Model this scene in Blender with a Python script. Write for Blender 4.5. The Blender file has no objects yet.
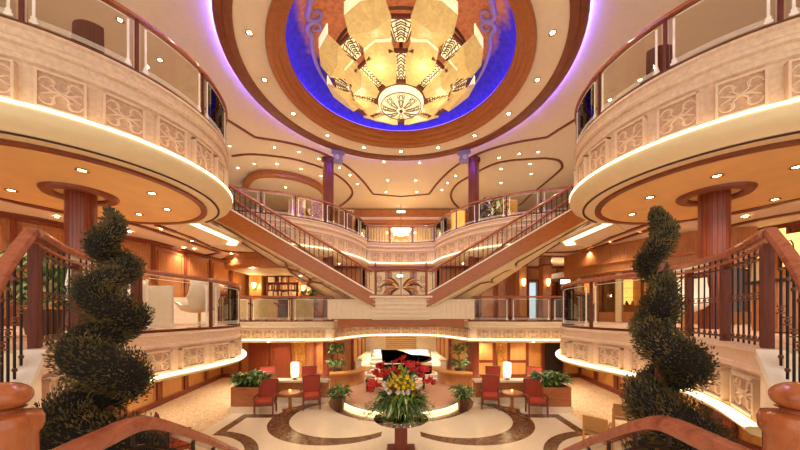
import bpy, math, random
from mathutils import Vector, Matrix, noise
from mathutils.geometry import tessellate_polygon
random.seed(7)
SC = bpy.context.scene
COL = SC.collection
PI = math.pi
EYE = 3.4           # eye height above the lower floor
F = 310.0           # focal length in pixels of the 800 px frame
# ---------------------------------------------------------------- camera
cam = bpy.data.cameras.new('camera')
cam.sensor_width = 36.0
cam.lens = F / 800 * 36
cam.shift_y = 0.111
cam.shift_x = -0.00125
cam.clip_start = 0.02
cam_o = bpy.data.objects.new('camera', cam)
cam_o.location = (0, 0, EYE)
cam_o.rotation_euler = (PI / 2, 0, 0)
COL.objects.link(cam_o)
SC.camera = cam_o
# ---------------------------------------------------------------- world, exposure
W = bpy.data.worlds.new('world')
SC.world = W
W.use_nodes = True
W.node_tree.nodes['Background'].inputs[0].default_value = (1.0, 0.91, 0.80, 1)
W.node_tree.nodes['Background'].inputs[1].default_value = 0.9
SC.view_settings.view_transform = 'Standard'
SC.view_settings.look = 'None'
SC.view_settings.gamma = 1
SC.view_settings.use_curve_mapping = False
SC.view_settings.exposure = 0.88
WARM = (1.0, 0.92, 0.80)
SPOT_W = 60          # one ceiling downlight
STRIP = 2.2          # LED strips under the balcony fronts
BLUE_W = 40.0
CHAND_W = 14

def lamp(name, kind, loc, energy, color=WARM, rot=(0, 0, 0), **kw):
    d = bpy.data.lights.new(name, kind)
    d.energy = energy; d.color = color
    for k, v in kw.items(): setattr(d, k, v)
    o = bpy.data.objects.new(name, d)
    o.location = loc; o.rotation_euler = rot
    COL.objects.link(o)
    return o
# ---------------------------------------------------------------- materials
def L(h):
    c = [int(h[i:i + 2], 16) / 255 for i in (0, 2, 4)]
    return tuple([(x / 12.92 if x <= 0.04045 else ((x + 0.055) / 1.055) ** 2.4) for x in c] + [1.0])
MT = {}
class NT:
    def __init__(s, name):
        m = bpy.data.materials.new(name); m.use_nodes = True
        s.m = m; s.t = m.node_tree; s.n = s.t.nodes; s.l = s.t.links
        s.b = s.n['Principled BSDF']; MT[name] = m
    def node(s, t, **kw):
        n = s.n.new(t)
        for k, v in kw.items(): setattr(n, k, v)
        return n
    def put(s, a, sock):
        if isinstance(a, (int, float)): sock.default_value = a
        elif isinstance(a, tuple): sock.default_value = a
        else: s.l.new(a, sock)
    def math(s, op, a, b=0.0):
        n = s.node('ShaderNodeMath', operation=op); s.put(a, n.inputs[0]); s.put(b, n.inputs[1]); return n.outputs[0]
    def mix(s, f, a, b):
        n = s.node('ShaderNodeMix', data_type='RGBA'); s.put(f, n.inputs[0]); s.put(a, n.inputs[6]); s.put(b, n.inputs[7]); return n.outputs[2]
    def coords(s, scale=(1, 1, 1), obj=True):
        tc = s.node('ShaderNodeTexCoord'); mp = s.node('ShaderNodeMapping')
        s.l.new(tc.outputs['Object' if obj else 'Generated'], mp.inputs[0]); mp.inputs['Scale'].default_value = scale
        return mp.outputs[0]
    def noise(s, vec, scale, detail=4, rough=.55, dist=0.0):
        n = s.node('ShaderNodeTexNoise'); s.l.new(vec, n.inputs['Vector'])
        n.inputs['Scale'].default_value = scale; n.inputs['Detail'].default_value = detail
        n.inputs['Roughness'].default_value = rough; n.inputs['Distortion'].default_value = dist
        return n.outputs[0]
    def ramp(s, f, stops):
        n = s.node('ShaderNodeValToRGB'); s.l.new(f, n.inputs[0])
        e = n.color_ramp.elements
        while len(e) < len(stops): e.new(.5)
        for i, (p, c) in enumerate(stops): e[i].position = p; e[i].color = c
        return n.outputs[0]
    def bump(s, h, st=.2, dist=.02):
        n = s.node('ShaderNodeBump'); n.inputs['Strength'].default_value = st; n.inputs['Distance'].default_value = dist
        s.l.new(h, n.inputs['Height']); s.l.new(n.outputs[0], s.b.inputs['Normal'])
    def set(s, **kw):
        for k, v in kw.items():
            s.put(v, s.b.inputs[k.replace('_', ' ')])
def plain(name, c, rough=.5, metal=0.0, var=.06, scale=6, emit=0.0, spec=.5, bump=0):
    t = NT(name); c = L(c) if isinstance(c, str) else c
    v = t.coords()
    nz = t.noise(v, scale)
    lo = tuple([x * (1 - var * 2) for x in c[:3]] + [1]); hi = tuple([min(1, x * (1 + var)) for x in c[:3]] + [1])
    t.set(Base_Color=t.ramp(nz, [(.3, lo), (.7, hi)]), Roughness=rough, Metallic=metal)
    t.b.inputs['Specular IOR Level'].default_value = spec
    if emit:
        t.b.inputs['Emission Color'].default_value = c; t.b.inputs['Emission Strength'].default_value = emit
    if bump: t.bump(nz, bump)
    return t
def wood(name, a, b, rough=.28, scale=(9, 9, .9), sc=2.0):
    t = NT(name); v = t.coords(scale)
    nz = t.noise(v, sc, 6, .6, .6)
    t.set(Base_Color=t.ramp(nz, [(.3, L(a)), (.52, L(b)), (.72, L(a))]), Roughness=rough)
    t.bump(nz, .05)
    return t
plain('ceiling_cream', 'EAD6B8', .75, var=.02)
plain('soffit_gold', 'E4BA78', .6, var=.04, scale=2)
plain('cream_paint', 'E6D2A6', .6, var=.02)
plain('plaster', 'EBD8BE', .6, var=.03)
plain('carved_stone', 'DDBFA2', .6, var=.08, scale=14, bump=.15)
plain('white_stone', 'F6ECDC', .35, var=.04)
plain('trim_brown', '7E3F1F', .35, var=.12)
plain('dark_metal', '2E1A12', .35, metal=.6)
plain('bronze', '6E4630', .35, metal=.7)
plain('brass', 'D9A85A', .22, metal=1.0)
plain('black_gloss', '0B0908', .08)
plain('white_etch', 'F4EBDC', .5)
plain('cream_leather', 'F8F0DE', .45, var=.03)
plain('red_fabric', 'BC4A30', .85, var=.12, scale=30)
plain('dark_red_fabric', 'A03C2A', .85, var=.12, scale=30)
plain('soil', '2A1A10', .9)
plain('pot_brown', '5A3420', .4)
plain('vent_dark', '3A281C', .7)
plain('gold_tile', 'D39A4A', .3, metal=.55, var=.15, scale=10)
plain('void_shade', '1C1210', .6)
plain('pink_carpet', 'D9A98A', .95, var=.08, scale=20)
plain('cream_fabric', 'E8D4AA', .8, var=.05)
plain('cane', 'B98A50', .6)
plain('green_glass_sign', 'DFF5D8', .4, emit=3)
plain('lens', 'FFE6BE', .5, emit=28)
plain('lamp_glow', 'FFD9A0', .5, emit=2.0)
plain('sconce_glow', 'FFD090', .5, emit=4)
plain('doorway_glow', 'BFDDE8', .5, emit=.5)
plain('gold_glow', 'F0BC6A', .5, emit=1.3, var=.3, scale=5)
plain('leaf_green', '5C8838', .5, var=.35, scale=9)
plain('leaf_pale', 'C6D296', .5, var=.25, scale=9)
plain('leaf_dark', '38582A', .5, var=.3, scale=9)
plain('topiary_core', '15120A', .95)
plain('petal_red', 'C5161C', .45, var=.2, scale=20)
plain('petal_yellow', 'F0D428', .5, var=.2, scale=20)
plain('petal_white', 'EFE0CE', .5)
plain('petal_lime', '9AA62A', .5)
plain('swirl_paint', 'B4A2E6', .6)
plain('blue_glow_paint', '8E86D0', .4)
plain('painting_frame', 'C9A46A', .4, metal=.4)
plain('amber_glow', 'F0A040', .5, emit=.8)
wood('wood_orange', '95552E', 'B87844')
wood('wood_amber', 'B0703A', 'D09650')
wood('wood_red', '6C2C1A', '863C22')
wood('wood_rail', '8A4630', 'AC6446', .18, (3, 3, 3), 3)
wood('wood_newel', '96502E', 'B4683C', .15, (5, 5, 1.5), 3)
wood('wood_board', '8E4A1E', 'A8622C', .3, (.9, 9, 9))
wood('wood_horizontal', '985630', 'B6744A', .25, (1, 3, 8))
wood('wood_dark', '4E1C0E', '6C2E18', .7)
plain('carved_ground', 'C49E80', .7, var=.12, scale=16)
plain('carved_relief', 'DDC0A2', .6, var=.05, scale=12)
# topiary foliage: mottled brown green
t = NT('topiary_leaf'); v = t.coords()
nz = t.noise(v, 7, 5); 
t.set(Base_Color=t.ramp(nz, [(.3, L('352A12')), (.5, L('554A22')), (.7, L('806436'))]), Roughness=.75)
# strips
def glow(name, c, s):
    m = bpy.data.materials.new(name); m.use_nodes = True; MT[name] = m
    b = m.node_tree.nodes['Principled BSDF']
    b.inputs['Base Color'].default_value = (0.8, .8, .8, 1); b.inputs['Emission Color'].default_value = c; b.inputs['Emission Strength'].default_value = s
glow('led_warm', L('FFE3AE'), STRIP)
glow('led_cove', L('FFF0B4'), 1.5)
glow('led_blue', (0.13, 0.08, 1.0, 1), BLUE_W)
glow('led_blue_dome', (0.10, 0.05, 1.0, 1), BLUE_W * .07)
# glass: clear with a mirror sheen at glancing angles
def glass(name, tint, refl=.12, base=.03):
    m = bpy.data.materials.new(name); m.use_nodes = True; MT[name] = m
    n = m.node_tree.nodes; l = m.node_tree.links
    for x in list(n):
        if x.type == 'BSDF_PRINCIPLED': n.remove(x)
    tr = n.new('ShaderNodeBsdfTransparent'); tr.inputs[0].default_value = tint
    gl = n.new('ShaderNodeBsdfGlossy'); gl.inputs['Roughness'].default_value = .03
    lw = n.new('ShaderNodeLayerWeight'); lw.inputs[0].default_value = refl
    ad = n.new('ShaderNodeMath'); ad.operation = 'ADD'; ad.inputs[1].default_value = base
    mx = n.new('ShaderNodeMixShader')
    l.new(lw.outputs['Fresnel'], ad.inputs[0]); l.new(ad.outputs[0], mx.inputs[0]); l.new(tr.outputs[0], mx.inputs[1]); l.new(gl.outputs[0], mx.inputs[2])
    out = [x for x in n if x.type == 'OUTPUT_MATERIAL'][0]
    l.new(mx.outputs[0], out.inputs[0])
glass('glass', (.93, .91, .85, 1))
glass('glass_smoke', (.80, .78, .72, 1), .2, .05)
# alabaster shade: glowing translucent panel with faint streaks
t = NT('alabaster'); v = t.coords((2, 2, 2)); nz = t.noise(v, 3, 5, .6, 1.2)
cr = t.ramp(nz, [(.3, L('BC985A')), (.6, L('CDAE6C')), (.8, L('DCC084'))])
t.set(Base_Color=cr, Roughness=.35); t.l.new(cr, t.b.inputs['Emission Color']); t.b.inputs['Emission Strength'].default_value = .3
t = NT('alabaster_bright'); v = t.coords((2, 2, 2)); nz = t.noise(v, 4, 4)
cr = t.ramp(nz, [(.3, L('F2D690')), (.7, L('FFF0C4'))])
t.set(Base_Color=cr, Roughness=.35); t.l.new(cr, t.b.inputs['Emission Color']); t.b.inputs['Emission Strength'].default_value = .5
# marble with veins
def marble(name, a, b, vein, sc=1.2, rough=.12):
    t = NT(name); v = t.coords(); n1 = t.noise(v, sc, 8, .6, 1.5); n2 = t.noise(v, sc * 4, 6, .7, 2)
    c = t.mix(n1, L(a), L(b)); k = t.ramp(n2, [(.47, (0, 0, 0, 1)), (.5, (.55, .55, .55, 1)), (.53, (0, 0, 0, 1))])
    t.set(Base_Color=t.mix(k, c, L(vein)), Roughness=rough)
marble('marble_cream', 'EAD8BC', 'F2E6D0', 'CDB08C')
marble('marble_pink', 'E6C4A8', 'EED2BA', 'C99A7C', 1.5, .3)
# main floor: cream marble inlaid with brown bands, carpet outside
t = NT('floor_inlay')
tc = t.node('ShaderNodeTexCoord'); sp = t.node('ShaderNodeSeparateXYZ'); t.l.new(tc.outputs['Object'], sp.inputs[0])
X, Y = sp.outputs[0], sp.outputs[1]; AX = t.math('ABSOLUTE', X)
def dist(cx, cy):
    a = t.math('SUBTRACT', AX, cx); b = t.math('SUBTRACT', Y, cy)
    return t.math('SQRT', t.math('ADD', t.math('MULTIPLY', a, a), t.math('MULTIPLY', b, b)))
def lt(a, b): return t.math('LESS_THAN', a, b)
def gt(a, b): return t.math('GREATER_THAN', a, b)
def AND(*a):
    r = a[0]
    for x in a[1:]: r = t.math('MULTIPLY', r, x)
    return r
def OR(*a):
    r = a[0]
    for x in a[1:]: r = t.math('MAXIMUM', r, x)
    return r
ds = dist(0, 12.5)
crescent = AND(lt(dist(2.05, 10.15), 2.15), gt(dist(1.78, 10.3), 1.82), gt(AX, .55))
sband = AND(gt(ds, 2.52), lt(ds, 2.85))
a2 = dist(5.5, 6.9)
arc2 = AND(gt(a2, 1.8), lt(a2, 2.12), lt(AX, 5.3))
edge = AND(gt(AX, 5.05), lt(AX, 5.32), gt(Y, 8.9), lt(Y, 10.5))
link = AND(gt(Y, 10.15), lt(Y, 10.5), gt(AX, 3.6), lt(AX, 5.3))
brown = OR(crescent, sband, arc2, edge, link)
ncord = t.coords(); m1 = t.noise(ncord, 2.2, 8, .65, 1.5); m2 = t.noise(ncord, 9, 6, .7, 1.0)
cream = t.mix(m1, L('EAD6B4'), L('F3E7CE')); cream = t.mix(t.ramp(m2, [(.46, (0, 0, 0, 1)), (.5, (.3, .3, .3, 1)), (.54, (0, 0, 0, 1))]), cream, L('CBA878'))
brn = t.ramp(m2, [(.35, L('4A2E1E')), (.5, L('6E4A32')), (.62, L('8A6648')), (.66, L('4A2E1E'))])
cw = t.noise(ncord, 3.0, 4, .5, 3.0); carpet = t.ramp(cw, [(.4, L('C59A68')), (.5, L('E4C79A')), (.58, L('B98A5C')), (.64, L('DDBD8E'))])
iscar = OR(gt(AX, 5.75), AND(gt(AX, 5.0), gt(Y, 11.6)))
col = t.mix(iscar, t.mix(brown, cream, brn), carpet)
t.set(Base_Color=col, Roughness=t.math('ADD', .2, t.math('MULTIPLY', iscar, .7)))
# dome painting: blue with fields of orange
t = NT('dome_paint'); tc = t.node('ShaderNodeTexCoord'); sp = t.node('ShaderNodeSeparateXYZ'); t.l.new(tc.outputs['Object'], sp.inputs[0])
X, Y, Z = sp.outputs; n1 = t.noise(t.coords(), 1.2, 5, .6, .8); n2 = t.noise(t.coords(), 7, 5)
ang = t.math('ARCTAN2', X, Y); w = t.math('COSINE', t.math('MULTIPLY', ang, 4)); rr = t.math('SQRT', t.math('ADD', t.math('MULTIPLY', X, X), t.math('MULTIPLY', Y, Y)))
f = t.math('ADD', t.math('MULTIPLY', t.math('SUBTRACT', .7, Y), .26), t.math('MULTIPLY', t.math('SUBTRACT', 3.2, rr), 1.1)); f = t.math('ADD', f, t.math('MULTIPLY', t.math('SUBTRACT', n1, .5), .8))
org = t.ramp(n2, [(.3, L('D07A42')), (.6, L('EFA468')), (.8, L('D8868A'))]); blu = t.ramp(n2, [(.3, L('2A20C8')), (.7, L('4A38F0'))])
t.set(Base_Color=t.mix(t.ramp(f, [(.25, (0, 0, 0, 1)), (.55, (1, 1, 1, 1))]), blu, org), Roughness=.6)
# slatted wood for columns
t = NT('column_wood'); tc = t.node('ShaderNodeTexCoord'); sp = t.node('ShaderNodeSeparateXYZ'); t.l.new(tc.outputs['Object'], sp.inputs[0])
ang = t.math('ARCTAN2', sp.outputs[0], sp.outputs[1]); st = t.math('FRACT', t.math('MULTIPLY', ang, 24 / (2 * PI)))
gr = t.math('GREATER_THAN', t.math('ABSOLUTE', t.math('SUBTRACT', st, .5)), .43)
nz = t.noise(t.coords((8, 8, .7)), 2, 5)
t.set(Base_Color=t.mix(gr, t.ramp(nz, [(.3, L('6C2C18')), (.7, L('883E24'))]), L('441608')), Roughness=.3)
# abstract painting
t = NT('abstract_painting'); nz = t.noise(t.coords(), 2.2, 3, .6, 2.5)
t.set(Base_Color=t.ramp(nz, [(.3, L('2C1A5A')), (.42, L('5A3AC0')), (.5, L('C88A5A')), (.58, L('3A4A22')), (.7, L('E0D0B0'))]), Roughness=.5)
t = NT('etched_art'); nz = t.noise(t.coords(), 3, 3, .6, 2.5)
t.set(Base_Color=t.ramp(nz, [(.38, L('F0DDB8')), (.46, L('B87A40')), (.52, L('EAD0A0')), (.6, L('4A3420'))]), Roughness=.4)
# ---------------------------------------------------------------- mesh helpers
SIDE = -1            # -1: as written (left); 1: mirrored to the right
ORG = {}
def mir(p): return Vector((-p[0], p[1], p[2])) if SIDE == 1 else Vector(p)
class M:
    def __init__(s, *mats): s.v = []; s.f = []; s.k = []; s.mats = list(mats); s.c = 0
    def use(s, name):
        if name not in s.mats: s.mats.append(name)
        s.c = s.mats.index(name); return s
    def add(s, vs, fs):
        b = len(s.v); s.v += [Vector(p) for p in vs]
        for f in fs: s.f.append([b + i for i in f]); s.k.append(s.c)
        return s
    def box(s, c, d, rz=0.0, taper=1.0, bev=0.0):
        x, y, z = d[0] / 2, d[1] / 2, d[2] / 2; ca, sa = math.cos(rz), math.sin(rz); vs = []
        if bev:
            b = bev; lv = []
            for zz, ii in ((-z, b), (-z + b, 0), (z - b, 0), (z, b)):
                X_, Y_ = x - ii, y - ii
                for px, py in ((-X_ + b * (ii == 0), -Y_), (X_ - b * (ii == 0), -Y_), (X_, -Y_ + b * (ii == 0)), (X_, Y_ - b * (ii == 0)), (X_ - b * (ii == 0), Y_), (-X_ + b * (ii == 0), Y_), (-X_, Y_ - b * (ii == 0)), (-X_, -Y_ + b * (ii == 0))):
                    lv.append((c[0] + px * ca - py * sa, c[1] + px * sa + py * ca, c[2] + zz))
            fs = [list(range(7, -1, -1)), list(range(24, 32))]
            for r in range(3):
                for i in range(8):
                    j = (i + 1) % 8; fs.append([r * 8 + i, r * 8 + j, r * 8 + 8 + j, r * 8 + 8 + i])
            return s.add(lv, fs)
        for zz, tp in ((-z, 1.0), (z, taper)):
            for px, py in ((-x, -y), (x, -y), (x, y), (-x, y)):
                px *= tp; py *= tp
                vs.append((c[0] + px * ca - py * sa, c[1] + px * sa + py * ca, c[2] + zz))
        return s.add(vs, [(3, 2, 1, 0), (4, 5, 6, 7), (0, 1, 5, 4), (1, 2, 6, 5), (2, 3, 7, 6), (3, 0, 4, 7)])
    def bar(s, p0, p1, w, h):            # a square bar between two points
        p0, p1 = Vector(p0), Vector(p1); d = (p1 - p0).normalized()
        u = d.cross(Vector((0, 0, 1)))
        u = Vector((1, 0, 0)) if u.length < 1e-4 else u.normalized()
        n = u.cross(d)
        vs = [p + u * a * w / 2 + n * b * h / 2 for p in (p0, p1) for a, b in ((-1, -1), (1, -1), (1, 1), (-1, 1))]
        return s.add(vs, [(3, 2, 1, 0), (4, 5, 6, 7), (0, 1, 5, 4), (1, 2, 6, 5), (2, 3, 7, 6), (3, 0, 4, 7)])
    def cyl(s, p0, p1, r0, r1=None, n=12):
        return s.tube([p0, p1], [r0, r0 if r1 is None else r1], n)
    def tube(s, pts, r, n=8, closed=False, sx=1.0):
        pts = [Vector(p) for p in pts]; m = len(pts)
        rs = r if isinstance(r, (list, tuple)) else [r] * m
        vs = []; fs = []; u = None
        for i, p in enumerate(pts):
            a = pts[(i - 1) % m] if (closed or i) else p; b = pts[(i + 1) % m] if (closed or i < m - 1) else p
            d = (b - a).normalized()
            if u is None:
                u = d.cross(Vector((0, 0, 1)))
                if u.length < 1e-3: u = d.cross(Vector((1, 0, 0)))
            u = (u - d * u.dot(d)); u.normalize(); w = d.cross(u)
            for k in range(n):
                t_ = 2 * PI * k / n; vs.append(p + (u * math.cos(t_) * sx + w * math.sin(t_)) * rs[i])
        for i in range(m if closed else m - 1):
            j = (i + 1) % m
            for k in range(n): fs.append((i * n + k, i * n + (k + 1) % n, j * n + (k + 1) % n, j * n + k))
        if not closed: fs += [list(range(n - 1, -1, -1)), [(m - 1) * n + k for k in range(n)]]
        return s.add(vs, fs)
    def lathe(s, prof, c=(0, 0, 0), n=24, a0=0, a1=2 * PI, cap=True):
        full = abs(a1 - a0 - 2 * PI) < 1e-6; q = n if full else n + 1; vs = []; fs = []
        for r, z in prof:
            for k in range(q):
                t_ = a0 + (a1 - a0) * k / n; vs.append((c[0] + r * math.cos(t_), c[1] + r * math.sin(t_), c[2] + z))
        for i in range(len(prof) - 1):
            for k in range(n):
                k2 = (k + 1) % q; fs.append((i * q + k, i * q + k2, (i + 1) * q + k2, (i + 1) * q + k))
        if full and cap and prof[0] != prof[-1]:
            if prof[0][0] > 1e-6: fs.append(list(range(n - 1, -1, -1)))
            if prof[-1][0] > 1e-6: fs.append([(len(prof) - 1) * n + k for k in range(n)])
        return s.add(vs, fs)
    def ball(s, c, r, n=12, sz=1.0):
        m = n // 2; return s.lathe([(max(1e-7, r * math.sin(PI * i / m)), -r * sz * math.cos(PI * i / m)) for i in range(m + 1)], c, n)
    def prism(s, poly, z0, z1):
        n = len(poly); tri = tessellate_polygon([[Vector((p[0], p[1], 0)) for p in poly]])
        a = sum(poly[i][0] * poly[(i + 1) % n][1] - poly[(i + 1) % n][0] * poly[i][1] for i in range(n))
        vs = [(p[0], p[1], z0) for p in poly] + [(p[0], p[1], z1) for p in poly]; fs = []
        for q in tri:
            q = list(q); ar = 0
            for i in range(3):
                p, w_ = poly[q[i]], poly[q[(i + 1) % 3]]; ar += p[0] * w_[1] - w_[0] * p[1]
            if ar < 0: q.reverse()
            fs.append(q[::-1]); fs.append([i + n for i in q])
        for i in range(n):
            j = (i + 1) % n; fs.append((i, j, n + j, n + i) if a > 0 else (j, i, n + i, n + j))
        return s.add(vs, fs)
    def sweep(s, path, prof, closed=False, ring=True):   # prof: (offset to the right of travel, z)
        m = len(path); nr = normals(path, closed); vs = []; fs = []; q = len(prof)
        for i, p in enumerate(path):
            z = p[2] if len(p) > 2 else 0
            for o, h in prof: vs.append((p[0] + nr[i][0] * o, p[1] + nr[i][1] * o, z + h))
        for i in range(m if closed else m - 1):
            j = (i + 1) % m
            for k in range(q if ring else q - 1):
                k2 = (k + 1) % q; fs.append((i * q + k, i * q + k2, j * q + k2, j * q + k))
        if not closed and ring: fs += [list(range(q - 1, -1, -1)), [(m - 1) * q + k for k in range(q)]]
        return s.add(vs, fs)
    def build(s, name, parent=None, org=None, smooth=False, rec=True):
        me = bpy.data.meshes.new(name)
        base = ORG[parent.name] if (parent is not None and org is None) else (mir(org) if org is not None else Vector((0, 0, 0)))
        vs = [mir(p) - base for p in s.v]; fs = [list(reversed(f)) for f in s.f] if SIDE == 1 else s.f
        me.from_pydata(vs, [], fs)
        for n in s.mats: me.materials.append(MT[n])
        me.polygons.foreach_set('material_index', s.k)
        if smooth: me.polygons.foreach_set('use_smooth', [True] * len(s.f))
        me.update()
        if rec:
            import bmesh
            bm = bmesh.new(); bm.from_mesh(me); bmesh.ops.recalc_face_normals(bm, faces=bm.faces); bm.to_mesh(me); bm.free()
        if smooth:
            try: me.set_sharp_from_angle(angle=math.radians(42))
            except Exception: pass
        o = bpy.data.objects.new(name, me); COL.objects.link(o)
        if parent is not None: o.parent = parent; ORG[o.name] = base
        else: o.location = base; ORG[o.name] = base
        return o
def normals(path, closed=False):
    m = len(path); out = []
    for i in range(m):
        a = path[(i - 1) % m] if (closed or i) else path[i]; b = path[(i + 1) % m] if (closed or i < m - 1) else path[i]
        dx, dy = b[0] - a[0], b[1] - a[1]; l = math.hypot(dx, dy) or 1; out.append((dy / l, -dx / l))
    return out
def tag(o, label, cat, group=None):
    o['label'] = label; o['category'] = cat
    if group: o['group'] = group
    return o
def struct(o): o['kind'] = 'structure'; return o
def thing(name, label, cat, loc=(0, 0, 0), group=None):
    o = bpy.data.objects.new(name, None); COL.objects.link(o); o.empty_display_size = .1
    o.location = mir(loc); ORG[o.name] = mir(loc); tag(o, label, cat, group); return o
def inst(name, data, loc, parent, rz=0, scale=None):  # loc in world, written for the left side
    o = bpy.data.objects.new(name, data); COL.objects.link(o); o.parent = parent
    o.location = mir(loc) - (ORG[parent.name] if parent else Vector()); o.rotation_euler.z = (-rz if SIDE == 1 else rz)
    if scale: o.scale = scale
    return o
def dup(root, loc, rz=0, label=None, group=None):
    r = root.copy(); COL.objects.link(r); r.location = loc; r.rotation_euler.z = rz
    if label: r['label'] = label
    if group: r['group'] = group
    for ch in list(root.children):
        c = ch.copy(); COL.objects.link(c); c.parent = r
        for g in list(ch.children):
            d = g.copy(); COL.objects.link(d); d.parent = c
    return r
def cr(pts, n=6):                         # smooth curve through points
    out = []; P = [Vector(p) for p in pts]
    for i in range(len(P) - 1):
        p0 = P[max(0, i - 1)]; p1 = P[i]; p2 = P[i + 1]; p3 = P[min(len(P) - 1, i + 2)]
        for k in range(n):
            t_ = k / n; out.append(0.5 * ((2 * p1) + (p2 - p0) * t_ + (2 * p0 - 5 * p1 + 4 * p2 - p3) * t_ ** 2 + (3 * p1 - p0 - 3 * p2 + p3) * t_ ** 3))
    out.append(P[-1]); return [tuple(p) for p in out]
def arclen(path):
    s = [0]
    for a, b in zip(path, path[1:]): s.append(s[-1] + math.dist(a[:2], b[:2]))
    return s
def along(path, d):
    s = arclen(path)
    for i in range(len(path) - 1):
        if s[i + 1] >= d or i == len(path) - 2:
            t_ = (d - s[i]) / max(1e-9, s[i + 1] - s[i]); p = Vector(path[i]).lerp(Vector(path[i + 1]), t_)
            return p, math.atan2(path[i + 1][1] - path[i][1], path[i + 1][0] - path[i][0])
def cut(path, d0, d1):
    s = arclen(path); out = [tuple(along(path, d0)[0])]
    out += [tuple(path[i]) for i in range(len(path)) if d0 + 1e-4 < s[i] < d1 - 1e-4]
    out.append(tuple(along(path, d1)[0])); return out
def on_plane(x, y, z):                    # a point measured on a level surface
    d = F * (z - EYE) / (314 - y); return ((x - 401) * d / F, d)
def arc(cx, cy, r, a0, a1, n): return [(cx + r * math.cos(math.radians(a0 + (a1 - a0) * i / n)), cy + r * math.sin(math.radians(a0 + (a1 - a0) * i / n))) for i in range(n + 1)]
# ================================================================ heights
ZB = 3.07; ZC = 7.85; ZT = 11.1; ZL = 4.1       # mezzanine, upper deck, top ceiling, stair landing
ZBs = 2.25; ZCs = 6.22                           # undersides
CX, CY = -7.35, 7.2                              # centre of the round balcony and its column
# ================================================================ floor
m = M('floor_inlay'); m.prism([(-16, -6), (16, -6), (16, 26), (-16, 26)], -.3, 0); struct(m.build('floor'))
# opening edges (left half; near to far)
pathC = [(-14, CY - 2.85), (-9.5, CY - 2.85)] + arc(CX, CY, 2.85, -95, 62, 40) + cr([(-6.05, 9.75), (-6.9, 10.5), (-7.4, 11.0)], 4)[1:]
pathC += [(-7.6, 11.3), (-7.6, 13.0)]
railC2 = cr([(-7.6, 13.3), (-6.4, 13.75), (-5.3, 14.1), (-4.3, 14.7), (-3.45, 15.55), (-2.75, 16.8), (-2.3, 18.0), (-2.1, 19.2)], 5)
pathC += railC2
pathC3 = [(-2.1, 19.2), (-1.0, 19.5), (0, 19.6)]
pathB = cr([(-3.5, 2.95), (-3.92, 3.7), (-4.22, 4.55), (-4.28, 5.3), (-4.15, 6.1), (-4.03, 6.9), (-4.1, 7.7), (-4.5, 8.6), (-5.2, 9.6), (-5.95, 10.4), (-6.7, 11.1), (-7.2, 11.7)], 5)
pathB2 = cr([(-7.3, 12.1), (-7.25, 12.8), (-6.7, 12.92), (-4.8, 13.0), (-3.3, 13.2), (-2.9, 13.3)], 5)
pathB3 = cr([(-2.9, 13.3), (-2.5, 14.4), (-1.6, 15.8), (0, 16.2)], 5)
fullB = pathB + pathB2 + pathB3[1:]
profC = [(0, ZC), (.05, ZC), (.07, ZC - .05), (.03, ZC - .08), (.03, ZC - .2), (.07, ZC - .25), (.05, ZC - .3), (0, ZC - .33), (0, ZC - .43), (.04, ZC - .46), (.04, ZC - .54), (-.01, ZC - .57), (-.01, ZC - 1.27), (.05, ZC - 1.29)]
lipC = [(.0, ZC - 1.29), (.14, ZC - 1.29), (.17, ZC - 1.33), (.17, ZC - 1.4), (.11, ZC - 1.5), (.0, ZC - 1.57), (-.08, ZCs + .02), (-.1, ZCs), (-.48, ZCs - .01), (-.48, ZC - 1.3)]
profB = [(0, ZB), (.05, ZB), (.06, ZB - .05), (.02, ZB - .07), (.02, ZB - .2), (.04, ZB - .22), (.04, ZB - .27), (-.01, ZB - .29), (-.01, ZB - .75), (.05, ZB - .77)]
lipB = [(.0, ZB - .76), (.13, ZB - .76), (.16, ZB - .78), (.16, ZB - .8), (.12, ZB - .84), (-.05, ZB - .88), (-.2, ZBs), (-.2, ZB - .77)]
# carved panel (shared)
def carved(wd, h):
    m = M('carved_relief', 'carved_ground')
    fr = .035
    for sx in (-1, 1): m.box((sx * (wd / 2 - fr / 2), 0, 0), (fr, .1, h))
    for sz in (-1, 1): m.box((0, 0, sz * (h / 2 - fr / 2)), (wd, .1, fr))
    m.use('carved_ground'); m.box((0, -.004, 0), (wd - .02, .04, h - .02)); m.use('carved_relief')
    for sx in (-1, 1):
        for sz in (-1, 1):
            p = []
            for i in range(11):
                a = i / 10 * 4.6; r = .02 + (h * .17) * (1 - i / 10)
                p.append((sx * (wd * .22 + r * math.cos(a)), .018, sz * (h * .2 + r * math.sin(a))))
            m.tube(p, .015, 5)
            m.tube([(0, .018, 0), (sx * wd * .13, .022, sz * h * .1), (sx * wd * .2, .018, sz * h * .36)], [.02, .017, .008], 5)
            m.tube([(0, .018, 0), (sx * wd * .2, .02, sz * h * .02), (sx * wd * .4, .016, sz * h * .12)], [.018, .015, .008], 5)
    m.ball((0, .01, 0), .035, 8)
    me = m.build('carved_panel', smooth=True); d = me.data; bpy.data.objects.remove(me); return d
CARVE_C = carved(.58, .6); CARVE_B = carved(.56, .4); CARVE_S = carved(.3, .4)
def nm(n):
    return n
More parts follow.
